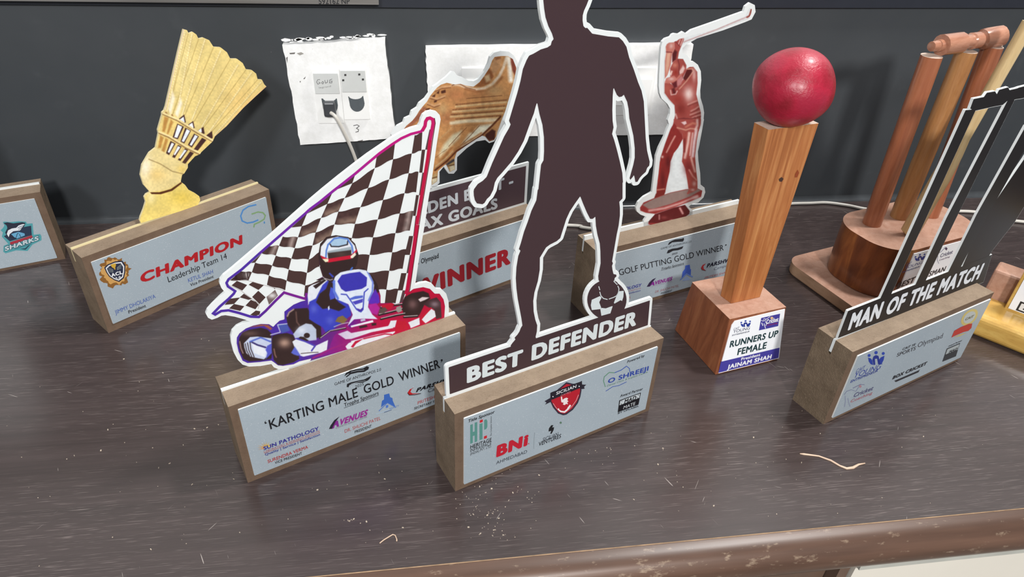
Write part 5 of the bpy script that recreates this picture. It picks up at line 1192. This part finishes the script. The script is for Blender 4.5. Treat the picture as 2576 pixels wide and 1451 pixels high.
# ---- shark plaque trophy at the left edge
def shark():
    yaw = math.radians(20); ex = np.array([math.cos(yaw), math.sin(yaw), 0]); fr = np.array([-0.8898, 1.6533, 0]); o = fr-ex*0.44
    T = Trophy('shark_badge_trophy', 'block trophy cut by the left picture edge, teal shark badge on its plaque', o[0], o[1], yaw, 0.44, 0.08, 0.19, 0.046, (0.014, 0.016, 0.014, 0.008))
    F = 'SH'
    T.b(F, [(8, 800), (40, 770), (60, 735), (38, 690), (60, 682), (140, 690), (250, 678), (350, 684), (366, 712), (440, 706), (455, 862), (540, 850), (560, 880), (560, 935), (440, 992), (372, 1080), (280, 1074), (215, 1072), (75, 1112), (44, 1090), (50, 1010), (112, 985), (25, 885), (40, 830)], (82, 158, 166))
    T.b(F, [(52, 880), (110, 850), (300, 760), (420, 738), (430, 866), (132, 948)], (38, 52, 76), 1)
    T.b(F, [(48, 702), (100, 692), (180, 706), (300, 690), (344, 700), (330, 742), (280, 795), (200, 800), (140, 860), (210, 912), (150, 912), (100, 890), (70, 830), (100, 770), (90, 735)], (36, 40, 58), 2)
    T.b(F, [(110, 800), (160, 775), (220, 766), (250, 735), (300, 718), (334, 716), (270, 802), (180, 812), (132, 850), (118, 892), (92, 850)], (228, 232, 238), 3)
    T.s_(F, [(240, 765), (290, 745), (320, 735)], 8, (90, 100, 120), 4); T.s_(F, [(250, 790), (300, 760)], 6, (60, 70, 90), 4)
    T.b(F, [(150, 850), (250, 820), (332, 842), (336, 870), (230, 912), (190, 890)], (104, 168, 204), 3); T.s_(F, [(215, 905), (232, 850), (250, 835)], 8, (38, 52, 76), 4); T.s_(F, [(280, 890), (262, 850)], 8, (38, 52, 76), 4)
    T.b(F, [(134, 960), (430, 866), (442, 898), (140, 1002)], (168, 52, 66), 4)
    T.t(F, 'SHARKS', (64, 1086), (530, 934), (60, 1016), (40, 66, 84), 0.12, 4); T.t(F, 'SHARKS', (68, 1080), (524, 930), (64, 1022), (196, 210, 216), 0.05, 6)
    T.b(F, [(270, 1050), (345, 1062), (408, 996), (380, 1006), (340, 1042)], (40, 66, 84), 3); T.s_(F, [(200, 1052), (430, 978)], 8, (60, 120, 136), 5)
    T.done()
    m = MB(); P = T.bp
    m.solid(P, [[(0, T.H-0.03), (T.L-0.002, T.H-0.03), (T.L-0.002, T.H+0.004), (0, T.H+0.004)]], -0.0062, 0.0, 0)
    m.solid(P, [[(0.05, T.H-0.03), (0.26, T.H-0.03), (0.27, T.H+0.1), (0.24, T.H+0.34), (0.16, T.H+0.4), (0.08, T.H+0.34), (0.05, T.H+0.1)]], -0.0062, 0.0, 0)
    mk('cutout_board', m, [WHITE], T.root)
shark()

# ---- red ball on a wooden post
def ball_trophy():
    BL, FL, Fr = hit((1695.4, 829.5)), hit((1799, 943.4)), hit((1957.2, 904.8))
    ex = Fr-FL; L = np.linalg.norm(ex); ex /= L; ey = np.cross([0, 0, 1], ex); ez = np.array([0, 0, 1.0])
    c = FL+ex*L/2+ey*L/2; yaw = math.atan2(ex[1], ex[0]); hb = 0.14; tp = L/2-0.0115
    r = root('cricket_ball_trophy', 'red cricket ball on a square wooden post, white RUNNERS UP label on its base', 'trophy', c, yaw)
    m = MB(); b = [c+ex*sx*L/2+ey*sy*L/2 for sx, sy in ((-1, -1), (1, -1), (1, 1), (-1, 1))]
    ctop = c+ey*0.002
    t = [ctop+ex*sx*tp+ey*sy*tp+ez*hb for sx, sy in ((-1, -1), (1, -1), (1, 1), (-1, 1))]
    m.add(b+t, [(0, 3, 2, 1), (0, 1, 5, 4), (1, 2, 6, 5), (2, 3, 7, 6), (3, 0, 4, 7)], 0); m.add(t, [(0, 1, 2, 3)], 1)
    mk('base_block', m, [WOOD_BASE, WOOD_PINK], r, bevel=0.0018)
    # post, wider at the top
    pb = [hit(q, hb) for q in ((1811.9, 743.7), (1838.6, 763.9), (1911.9, 747.5))]
    zt = 0.533; pt = [hit(q, zt) for q in ((1896.9, 307.7), (1933.6, 326.4), (2060, 310))]
    q0 = [pb[1], pb[2], pb[2]+(pb[0]-pb[1]), pb[0]]; q1 = [pt[1], pt[2], pt[2]+(pt[0]-pt[1]), pt[0]]
    m = MB(); m.add(q0+q1, [(0, 3, 2, 1), (0, 1, 5, 4), (1, 2, 6, 5), (2, 3, 7, 6), (3, 0, 4, 7)], 0); m.add(q1, [(0, 1, 2, 3)], 1)
    pf = Plane(q0[0], q0[1]-q0[0], (q1[0]+q1[1]-q0[0]-q0[1]))
    pm = lambda x, y: (1640+x/1.648, 80+y/1.648)
    blob(m, pf, 'P', [pm(*q) for q in [(590, 590), (600, 572), (606, 585), (598, 604), (588, 604)]], (146, 70, 40), 0.0008, 2); blob(m, pf, 'P', [pm(*q) for q in [(522, 610), (534, 602), (542, 610), (534, 622), (524, 620)]], (70, 50, 44), 0.0008, 2)
    mk('post', m, [WOOD_POST, WOOD_CUT, PRINT], r, bevel=0.0012)
    # ball
    tc = sum(q1)/4; R = 0.0715; n1, n2 = 40, 64; vs = []; fs = []
    cen = tc+np.array([-0.006, 0, R-0.005])
    rs = np.random.RandomState(3)
    for i in range(n1+1):
        th = math.pi*i/n1
        for k in range(n2):
            ph = 2*math.pi*k/n2
            d = np.array([math.sin(th)*math.cos(ph), math.sin(th)*math.sin(ph), math.cos(th)])
            rr = R*(1+0.012*math.sin(3*d[0]+1)*math.cos(4*d[1]+2*d[2])+0.01*math.cos(5*d[2]+2*d[0]))
            vs.append(cen+d*rr*np.array([1.0, 1.0, 0.985]))
    for i in range(n1):
        for k in range(n2): fs.append((i*n2+k, (i+1)*n2+k, (i+1)*n2+(k+1) % n2, i*n2+(k+1) % n2))
    m = MB(); m.add(vs, fs); mk('ball', m, [BALL], r, smooth=True)
    # glue smear under the ball
    m = MB(); pts = [tc+np.array([0.03*math.cos(a), 0.02*math.sin(a), 0.0]) for a in np.linspace(0, 6.283, 25)[:-1]]
    m.add([p+ez*0.0008 for p in pts]+[tc+ez*0.006+(p-tc)*0.6 for p in pts], [tuple(range(24, 48))]+[(i, (i+1) % 24, 24+(i+1) % 24, 24+i) for i in range(24)]); mk('glue_pad', m, [WOOD_CUT], r, smooth=True)
    # label on the sloping front
    fp = Plane(b[0], ex, (t[0]+t[1])/2-(b[0]+b[1])/2)
    m = MB(); q = fp.uvs('R1', [(606, 1336), (1390, 1141), (1470, 500), (815, 657), (775, 712)])
    m.solid(fp, [q], 0.0, 0.0016, 0)
    fp2 = fp.at(0.0016)
    Tt = lambda f, s, a, bb, h, c_, bo, lay=0: text(m, fp2, f, s, a, bb, h, c_, 0.0002+lay*0.00012, bo, 1); Bb = lambda f, qq, c_, lay=0: blob(m, fp2, f, qq, c_, 0.0002+lay*0.00012, 1)
    F = 'R1'; PUR = (72, 66, 158)
    Bb(F, [(640, 1190), (1405, 1006), (1391, 1139), (608, 1334)], PUR)
    Tt(F, 'RUNNERS UP', (750, 1006), (1374, 860), (768, 920), (34, 62, 66), 0.035); Tt(F, 'FEMALE', (850, 1106), (1226, 1016), (866, 1018), (34, 62, 66), 0.035)
    Tt(F, 'President', (900, 1174), (1150, 1113), (906, 1136), (238, 238, 246), 0.04, 2); Tt(F, 'JAINAM SHAH', (718, 1287), (1292, 1147), (730, 1230), (240, 240, 248), 0.05, 2)
    young(Tt, Bb, F, ((803, 780), (876, 760), (810, 752)), ((797, 820), (1014, 768), (806, 782)), ((785, 854), (1012, 800), (788, 838)), (888, 655, 1034, 745, -0.1), (40, 46, 84))
    Bb(F, [(1165, 620), (1412, 563), (1386, 725), (1135, 782)], PUR); Tt(F, 'Cricket', (1228, 700), (1386, 664), (1234, 640), (236, 236, 244), 0.06, 2); Tt(F, 'Coaching', (1236, 722), (1374, 692), 18, (150, 46, 96), 0.03, 2)
    disc(m, fp2, F, (1302, 620), 19, (222, 186, 150), 0.0006, 1); S_ = lambda qq, wd: strip(m, fp2, F, qq, wd, (226, 226, 238), 0.0005, 1)
    S_([(1162, 650), (1190, 660), (1220, 640), (1280, 600)], 7); S_([(1190, 650), (1200, 625), (1225, 630), (1222, 655)], 5); S_([(1170, 680), (1185, 720)], 12); S_([(1200, 690), (1220, 755)], 10); S_([(1215, 660), (1232, 690), (1224, 720)], 8)
    mk('label', m, [LABEL, PRINT], r)
ball_trophy()

# ---- wooden wicket trophy
def wicket():
    yaw = math.radians(17); ex = np.array([math.cos(yaw), math.sin(yaw), 0]); ey = np.array([-ex[1], ex[0], 0]); ez = np.array([0, 0, 1.0])
    cd = np.array([1.240, 1.398, 0.0])
    r = root('wicket_trophy', 'varnished wooden trophy of three round stumps with bails and a leaning bat', 'trophy', cd, yaw)
    def rrect(c, hx, hy, rad, n=8):
        out = []
        for sx, sy, a0 in ((-1, -1, 180), (1, -1, 270), (1, 1, 0), (-1, 1, 90)):
            for k in range(n+1):
                a = math.radians(a0+90*k/n); out.append(c+ex*(sx*(hx-rad)+rad*math.cos(a))+ey*(sy*(hy-rad)+rad*math.sin(a)))
        return out
    def prism(name, c, hx, hy, rad, z0, z1, mats, bev, n=8):
        ring = rrect(c, hx, hy, rad, n); k = len(ring); m = MB()
        m.add([p+ez*z0 for p in ring]+[p+ez*z1 for p in ring], [tuple(range(k))[::-1]]+[(i, (i+1) % k, k+(i+1) % k, k+i) for i in range(k)], 0)
        m.add([p+ez*z1 for p in ring], [tuple(range(k))], 1)
        return mk(name, m, mats, r, bevel=bev, autosmooth=40)
    prism('base_slab', cd-ex*0.03-ey*0.006, 0.2, 0.152, 0.045, 0.0, 0.031, [WOOD_SLABEDGE, WOOD_PINK], 0.004)
    prism('drum', cd, 0.172, 0.1, 0.082, 0.031, 0.17, [WOOD_DRUM, WOOD_PINK], 0.003, 12)
    # stumps
    tops = []
    for (bx, by), tpx, mat in (((2193, 562), (2344, 140), WOOD_STUMP), ((2262, 545), (2432, 128), WOOD_STUMP2), ((2338, 540), (2497, 116), WOOD_STUMP)):
        b = hit((bx, by), 0.17); t = hity(tpx, b[1])
        m = MB(); n = 18; R = 0.0225; vs = []
        for k in range(n): vs.append(b-ez*0.01+ex*R*math.cos(k*2*math.pi/n)+ey*R*math.sin(k*2*math.pi/n))
        for k in range(n): vs.append(t+ex*R*math.cos(k*2*math.pi/n)+ey*R*math.sin(k*2*math.pi/n))
        m.add(vs, [(k, (k+1) % n, n+(k+1) % n, n+k) for k in range(n)], 0); m.add(vs[n:], [tuple(range(n))], 1)
        mk('stump', m, [mat, WOOD_CUT], r, autosmooth=40); tops.append(t)
    d = tops[2]-tops[0]; d /= np.linalg.norm(d)
    def bailp(a, b):
        a = np.array(a); b = np.array(b); ax = (b-a); Ln = np.linalg.norm(ax); ax /= Ln
        prof = [(0, .008), (.004, .0105), (.12, .0115), (.125, .013), (.20, .013), (.205, .0225), (.60, .0225), (.61, .015), (.80, .015), (.82, .018), (.97, .018), (1.0, .013)]
        m = MB(); pts = []; rs = []
        for t, q in prof: pts.append(a+ax*Ln*t); rs.append(q)
        m.tube(pts, rs, 14); return m
    up = ez*0.021
    a0 = tops[0]+up-d*0.012; a1 = tops[1]+up+d*0.026; b1 = tops[2]+up+d*0.02
    mk('bail', bailp(a0, a1), [WOOD_BAIL], r, autosmooth=35)
    mb2 = MB(); pts = [a1+(b1-a1)*t for t in (0, .06, .1, .3, .9, .97, 1.0)]; mb2.tube(pts, [.013, .017, .022, .0235, .023, .019, .011], 14); mk('bail', mb2, [WOOD_BAIL], r, autosmooth=35)
    # leaning bat in front of the stumps
    f0 = hit((2285, 590), 0.17); y0 = f0[1]
    mid = hity((2385, 395), y0-0.004); end = hity((2590, 55), y0-0.01)
    ax = end-f0; ax /= np.linalg.norm(ax); side = np.cross(ax, [0, 1, 0]); side /= np.linalg.norm(side); dep = np.cross(side, ax)
    m = MB(); L = np.linalg.norm(end-f0); vs = []; sec = [(0.0, .010, .006), (0.02, .024, .011), (.3, .023, .012), (.42, .019, .012), (.5, .0125, .0115), (1.0, .0125, .0115)]; n = 14
    for t, hw, hd in sec:
        for k in range(n):
            a = 2*math.pi*k/n; ca, sa = math.cos(a), math.sin(a); e = 0.6
            vs.append(f0+ax*L*t+side*hw*math.copysign(abs(ca)**e, ca)+dep*hd*math.copysign(abs(sa)**e, sa))
    fs = [(i*n+k, i*n+(k+1) % n, (i+1)*n+(k+1) % n, (i+1)*n+k) for i in range(len(sec)-1) for k in range(n)]+[tuple(range(n))[::-1], tuple((len(sec)-1)*n+k for k in range(n))]
    m.add(vs, fs); mk('bat', m, [WOOD_BAT], r, autosmooth=45)
    # label
    fp = Plane(cd-ey*0.1-ex*0.0, ex, ez); m = MB()
    q = fp.uvs('W', [(1094, 1168), (1640, 950)])+[fp.uv(px('N', [(1095, 372)])[0]), fp.uv(px('N', [(1176, 148)])[0])]+fp.uvs('W', [(1560, 640), (1278, 713)])
    u0 = -0.098; u1 = 0.086; v0 = 0.045; v1 = 0.16
    m.solid(fp, [[(u0, v0), (u1, v0), (u1, v1), (u0, v1)]], -0.001, 0.0018, 0)
    fp2 = fp.at(0.0018)
    Tt = lambda f, s, a, b, h, c_, bo, lay=0: text(m, fp2, f, s, a, b, h, c_, 0.0002+lay*0.00012, bo, 1); Bb = lambda f, qq, c_, lay=0: blob(m, fp2, f, qq, c_, 0.0002+lay*0.00012, 1)
    young(Tt, Bb, 'W', ((1265, 856), (1330, 826), 26), ((1244, 898), (1446, 830), (1262, 862)), ((1222, 936), (1420, 868), 18), (1358, 735, 1490, 812, -0.25), (70, 74, 140))
    Tt('W', 'BEST', (1150, 1118), (1352, 1040), (1182, 1050), (44, 44, 48), 0.04); Tt('W', 'BATSMAN', (1385, 1028), (1702, 918), (1410, 965), (64, 64, 68), 0.03)
    Tt('W', 'Cricket', (1650, 762), (1792, 714), (1666, 716), (120, 116, 140), 0.03); Tt('W', 'Coaching', (1640, 800), (1762, 756), 22, (150, 130, 150), 0.02); Bb('W', [(1706, 660), (1724, 640), (1740, 656), (1728, 680)], (90, 70, 96)); strip(m, fp2, 'W', [(1620, 720), (1670, 690), (1716, 640)], 6, (150, 150, 170), 0.0003, 1); strip(m, fp2, 'W', [(1630, 740), (1622, 790), (1640, 830)], 6, (160, 160, 180), 0.0003, 1)
    mk('label', m, [LABEL, PRINT], r)
wicket()

# ---- yellow pine trophy cut by the right edge
def pine():
    A = hit((2445.6, 845.7)); B = hit((2576, 898)); ex = (B-A)/np.linalg.norm(B-A); ey = np.cross([0, 0, 1], ex); ez = np.array([0, 0, 1.0])
    yaw = math.atan2(ex[1], ex[0]); L = 0.34
    r = root('pine_trophy', 'yellow varnished pine trophy base at the right picture edge with a white label starting B', 'trophy', A+ex*L/2+ey*0.1, yaw)
    m = MB(); m.box(A-ex*0.03, ex*L, ey*0.168, ez*0.058); mk('base_slab', m, [WOOD_YEL], r, bevel=0.016, bevel_seg=4)
    # wooden block standing on the slab
    m = MB(); O = A-ex*0.024+ey*0.1045; m.box(O+ez*0.05, ex*0.26, ey*0.058, ez*0.082); mk('block', m, [WOOD_PINK], r, bevel=0.006)
    O2 = A+ex*0.03+ey*0.08; m = MB(); m.box(O2+ez*0.052, ex*0.2, ey*0.024, ez*0.23); mk('label_board', m, [WOOD_YEL], r, bevel=0.002)
    fp = Plane(O2, ex, ez); m = MB(); m.solid(fp, [[(0.007, 0.062), (0.19, 0.062), (0.19, 0.27), (0.007, 0.27)]], 0.0, 0.0015, 0)
    fp2 = fp.at(0.0015)
    m.poly(fp2, [(0.022, 0.064), (0.17, 0.064), (0.17, 0.09), (0.022, 0.09)], 0.0002, 1, (50, 48, 48))
    v, fs = glyphs('BEST', 0.05); wd = v[:, 0].max(); n9 = len(v)//9; m.add([fp2.P(0.026+a/wd*0.09, 0.068+b*0.018, 0.0004+(q//n9)*2.5e-5) for q, (a, b) in enumerate(v)], fs, 1, (236, 236, 236))
    v, fs = glyphs('CAIT', 0.0); wd = v[:, 0].max(); m.add([fp2.P(0.022+a/wd*0.03, 0.112+b*0.009, 0.0005) for a, b in v], fs, 1, (110, 110, 120))
    mk('label', m, [LABEL, PRINT], r)
pine()

# ------------------------------------------------------------------ wall fittings
def sockets():
    yf = WY-0.024; pl = Plane((0, yf, 0), (1, 0, 0), (0, 0, 1))
    q = lambda pts: pl.uvs('O', pts)
    r = root('socket_box', 'square white plastered wall box with two sockets, one in use', 'wall socket', (-0.17, WY-0.012, 0.22))
    rs = random.Random(5)
    c = [(-0.304, 0.222), (-0.043, 0.222), (-0.043, 0.486), (-0.304, 0.486)]
    a = q([(228, 1103), (955, 1052), (870, 300), (95, 345)]); c = [tuple(x) for x in a]
    loop = []
    for i in range(4):
        p0 = np.array(c[i]); p1 = np.array(c[(i+1) % 4]); n = 18
        for k in range(n):
            t = k/n; p = p0+(p1-p0)*t; j = 0.0006 if i in (0,) else 0.0014
            loop.append((p[0]+rs.uniform(-j, j), p[1]+rs.uniform(-j, j)))
    m = MB(); m.solid(pl, [loop], -0.024, 0.0, 0); 
    blob(m, pl, 'O', [(145, 402), (190, 398), (185, 410), (150, 412)], (120, 116, 112), 0.0004, 1); blob(m, pl, 'O', [(200, 405), (235, 396), (256, 408), (225, 420)], (170, 166, 160), 0.0004, 1)
    strip(m, pl, 'O', [(632, 955), (660, 948), (676, 958), (655, 975), (672, 985), (668, 1000), (648, 1004)], 5, (90, 88, 88), 0.0005, 1)
    for qd in ([(222, 620), (232, 614), (230, 628)], [(660, 1072), (705, 1062), (700, 1074)], [(250, 600), (270, 580), (262, 600)], [(120, 440), (132, 430), (130, 480)]): blob(m, pl, 'O', qd, (110, 106, 104), 0.0005, 1)
    mk('box', m, [PLASTER, PRINT], r, autosmooth=30)
    # loose flakes of paint along the top rim
    m = MB()
    for k in range(26):
        u = c[3][0]+(c[2][0]-c[3][0])*rs.random(); v = c[3][1]+(c[2][1]-c[3][1])*(u-c[3][0])/(c[2][0]-c[3][0])+rs.uniform(-0.001, 0.009)
        n = 7; sx = rs.uniform(.006, .016); sy = rs.uniform(.002, .005)
        m.solid(pl.at(-0.0215), [[(u+sx*rs.uniform(.6, 1)*math.cos(6.283*i/n), v+sy*rs.uniform(.6, 1)*math.sin(6.283*i/n)) for i in range(n)]], -0.0025, 0.0, 0)
    o = mk('paint_flakes', m, [PLASTER], r); o['kind'] = 'stuff'
    def socket(mod, lid, hole, txt):
        md = q(mod); cx = sum(p[0] for p in md)/4; cz = sum(p[1] for p in md)/4
        x0 = (md[0][0]+md[3][0])/2; x1 = (md[1][0]+md[2][0])/2; z0 = (md[2][1]+md[3][1])/2; z1 = (md[0][1]+md[1][1])/2
        m = MB(); m.solid(pl, [[(x0, z0), (x1, z0), (x1, z1), (x0, z1)]], 0.0, 0.005, 0)
        so = mk('socket', m, [PVC], r, bevel=0.0012)
        p2 = pl.at(0.005)
        l = p2.uvs('O', lid); m = MB(); lx0 = (l[0][0]+l[3][0])/2; lx1 = (l[1][0]+l[2][0])/2; lz0 = (l[2][1]+l[3][1])/2; lz1 = (l[0][1]+l[1][1])/2
        m.solid(p2, [[(lx0, lz0), (lx1, lz0), (lx1, lz1), (lx0, lz1)]], 0.0, 0.004, 0)
        p3 = p2.at(0.004)
        if txt:
            text(m, p3, 'O', 'legrand', (372, 672), (462, 660), 12, (150, 150, 150), 0.0003, 0.0, 1)
            for s_ in ([(378, 604), (360, 606), (352, 624), (362, 640), (380, 630), (366, 622)], [(398, 618), (390, 630), (400, 638), (406, 626), (398, 618)], [(414, 608), (420, 632), (434, 626), (436, 606)], [(470, 600), (452, 608), (450, 630), (468, 630), (470, 616), (458, 618)]): strip(m, p3, 'O', s_, 4, (120, 120, 122), 0.0003, 1)
        else:
            for s_ in ((570, 570), (676, 566), (554, 610), (704, 604)): blob(m, p3, 'O', [(s_[0]-8, s_[1]-7), (s_[0]+8, s_[1]-8), (s_[0]+9, s_[1]+7), (s_[0]-7, s_[1]+8)], (70, 70, 70), 0.0003, 1)
        mk('lid', m, [PVCG, PRINT], so, bevel=0.0008)
        m = MB(); blob(m, p2, 'O', hole, None, 0.0004, 0); mk('opening', m, [HOLE], so)
    socket([(305, 530), (520, 522), (566, 925), (380, 938)], [(325, 560), (506, 552), (530, 700), (345, 716)], [(388, 748)]+[(450+50*math.cos(a), 745+26*math.sin(a)) for a in np.linspace(3.0, 0.14, 9)]+[(506, 748), (514, 800)]+[(456+57*math.cos(a), 808+62*math.sin(a)) for a in np.linspace(0, 3.14, 12)], True)
    socket([(522, 516), (714, 510), (766, 898), (570, 908)], [(528, 540), (714, 530), (736, 690), (552, 702)], [(592, 734)]+[(648+52*math.cos(a), 728+26*math.sin(a)) for a in np.linspace(3.0, 0.14, 9)]+[(706, 728), (716, 780)]+[(660+57*math.cos(a), 785+64*math.sin(a)) for a in np.linspace(0, 3.14, 12)], False)
    # long switch box
    r2 = root('switch_box', 'long white plastered switch box behind the boot, footballer and golfer cut-outs', 'switch box', (0.4, WY-0.012, 0.23))
    a = [pl.uv(p) for p in ((1083, 346), (1706, 338), (1744, 112), (1070, 120))]
    loop = []
    for i in range(4):
        p0 = np.array(a[i]); p1 = np.array(a[(i+1) % 4])
        for k in range(22):
            t = k/22; p = p0+(p1-p0)*t; j = 0.0007 if i in (0, 2) else 0.0016; loop.append((p[0]+rs.uniform(-j, j), p[1]+rs.uniform(-j, j)))
    m = MB(); m.solid(pl, [loop], -0.024, 0.0, 0)
    mk('box', m, [PLASTER, PRINT], r2, autosmooth=30)
    x0, z1 = pl.uv((1160.5, 170.5)); x1, _ = pl.uv((1652, 168)); _, z0 = pl.uv((1637, 287)); N = 4; dx = (x1-x0)/N
    for k in range(N):
        m = MB(); u0 = x0+dx*k; m.solid(pl, [[(u0+0.0008, z0), (u0+dx-0.0008, z0), (u0+dx-0.0008, z1), (u0+0.0008, z1)]], 0.0, 0.005, 0)
        so = mk('switch', m, [PVC], r2, bevel=0.0012)
        m = MB(); m.solid(pl.at(0.005), [[(u0+0.014, z0+0.03), (u0+dx-0.014, z0+0.03), (u0+dx-0.01, z1-0.03), (u0+0.01, z1-0.03)]], 0.0, 0.005, 0); mk('rocker', m, [PVC], so, bevel=0.001)
    # plug and cable
    yo = yf-0.006
    pc = hity((828, 262), yo-0.012); r3 = root('power_cable', 'grey white cable plugged into the wall socket, running down and along behind the trophies', 'cable', (pc[0], yo-0.01, 0.0))
    m = MB(); hx = 0.0155; m.box((pc[0]-hx, yo-0.020, pc[2]-0.033), (2*hx, 0, 0), (0, 0.0195, 0), (0, 0, 0.04)); mk('plug', m, [PLUGM], r3, bevel=0.005)
    pts = [(pc[0]+0.002, yo-0.02, pc[2]-0.02)]
    for q_, y in (((846, 296), yo-0.03), ((868, 338), yo-0.026), ((886, 378), yo-0.018), ((900, 415), yo-0.01)): pts.append(tuple(hity(q_, y)))
    x, y, z = pts[-1]; pts += [(x+0.02, y, z*0.6), (x+0.05, y-0.01, 0.05), (x+0.09, y-0.03, 0.012), (0.08, 1.78, 0.0062)]
    for q_ in ((1428, 566), (1462, 571), (1495, 575), (1560, 575), (1700, 555), (1850, 520), (1960, 488), (2015, 488), (2075, 505), (2130, 516), (2190, 527), (2290, 532), (2420, 531), (2470, 536), (2530, 552), (2600, 560)):
        h = hit(q_, 0.0062); pts.append((h[0], min(h[1], WY-0.03), 0.0062))
    P_ = np.array(pts); out = []
    for i in range(len(P_)-1):
        p0 = P_[max(i-1, 0)]; p1 = P_[i]; p2 = P_[i+1]; p3 = P_[min(i+2, len(P_)-1)]
        for k in range(6):
            t = k/6; out.append(0.5*(2*p1+(p2-p0)*t+(2*p0-5*p1+4*p2-p3)*t*t+(3*p1-p0-p2*0-3*p2+p3)*t**3 if False else 0.5*((2*p1)+(-p0+p2)*t+(2*p0-5*p1+4*p2-p3)*t*t+(-p0+3*p1-3*p2+p3)*t**3)*2*0.5*2))
    out = [o_/1.0 for o_ in out]; out.append(P_[-1])
    m = MB(); m.tube(out, 0.0048, 8); mk('cord', m, [CABLE], r3, smooth=True)
    # silver name panel on the wall
    r4 = MB(); yp = WY-0.034; pp = Plane((0, yp, 0), (1, 0, 0), (0, 0, 1))
    e = pp.uv((953, 12)); z0 = e[1]
    r4.solid(pp, [[(-3.0, z0), (e[0], z0), (e[0], z0+0.4), (-3.0, z0+0.4)]], -0.02, 0.0, 0)
    text(r4, pp, 'O', '592162 NP', (370, 31), (606, 30), 42, (52, 52, 54), 0.0004, 0.02, 1)
    o = mk('wall_panel', r4, [STEEL, PRINT], None, bevel=0.0); tag(o, 'silver grey panel on the wall along the top left, numbered 592162', 'panel')
sockets()

# ------------------------------------------------------------------ litter on the counter
def litter():
    m = MB(); pts = [hit(q, 0.0015) for q in ((2012, 1141), (2022, 1142), (2060, 1147), (2090, 1158), (2112, 1171), (2130, 1178), (2146, 1176), (2160, 1168), (2176, 1165))]
    m.tube(pts, [.0012, .002, .0016, .002, .0018, .0024, .0028, .002, .0012], 6, 0); o = mk('glue_strand', m, [GLUE], None, smooth=True); tag(o, 'thin dried glue strand lying alone on the dark counter in front', 'glue strand')
    m = MB(); pts = [hit(q, 0.001) for q in ((955, 1366), (965, 1358), (978, 1350), (988, 1344), (994, 1346), (998, 1356), (998, 1361))]
    m.tube(pts, 0.0011, 5); o = mk('glue_strand', m, [GLUE], None, smooth=True); tag(o, 'tiny bent pale shaving near the front edge below the footballer trophy', 'shaving')
    rs = random.Random(11); m = MB()
    cl = [(1230, 1290, 60, 26, 30), (1290, 1230, 90, 50, 26), (1180, 1250, 40, 20, 12), (1500, 1140, 60, 20, 14), (1160, 1000, 10, 8, 0), (700, 1000, 500, 120, 34), (400, 1200, 350, 160, 40), (1700, 1200, 500, 130, 40), (2200, 1100, 300, 120, 24), (950, 1250, 200, 130, 24), (700, 900, 90, 30, 0), (1900, 600, 150, 60, 10), (1260, 1330, 80, 30, 26), (880, 1308, 10, 6, 10)]
    for cx, cy, sx, sy, n in cl:
        for k in range(n):
            q = (rs.gauss(cx, sx/1.6), rs.gauss(cy, sy/1.6))
            h = hit(q, 0.0)
            if not (EY+0.01 < h[1] < WY-0.05): continue
            a = rs.random()*6.28; l = 0.75*rs.choice([.0012, .0016, .002, .002, .004]); wd = l*rs.uniform(.25, .8); hh = min(wd, .0012)
            ca, sa = math.cos(a), math.sin(a)
            m.box(h-np.array([ca*l-sa*wd, sa*l+ca*wd, 0])/2, (ca*l, sa*l, 0), (-sa*wd, ca*wd, 0), (0, 0, hh))
    o = mk('sawdust_crumbs', m, [CRUMB], None); tag(o, 'pale sawdust crumbs scattered over the dark counter top', 'crumbs', kind='stuff')
litter()
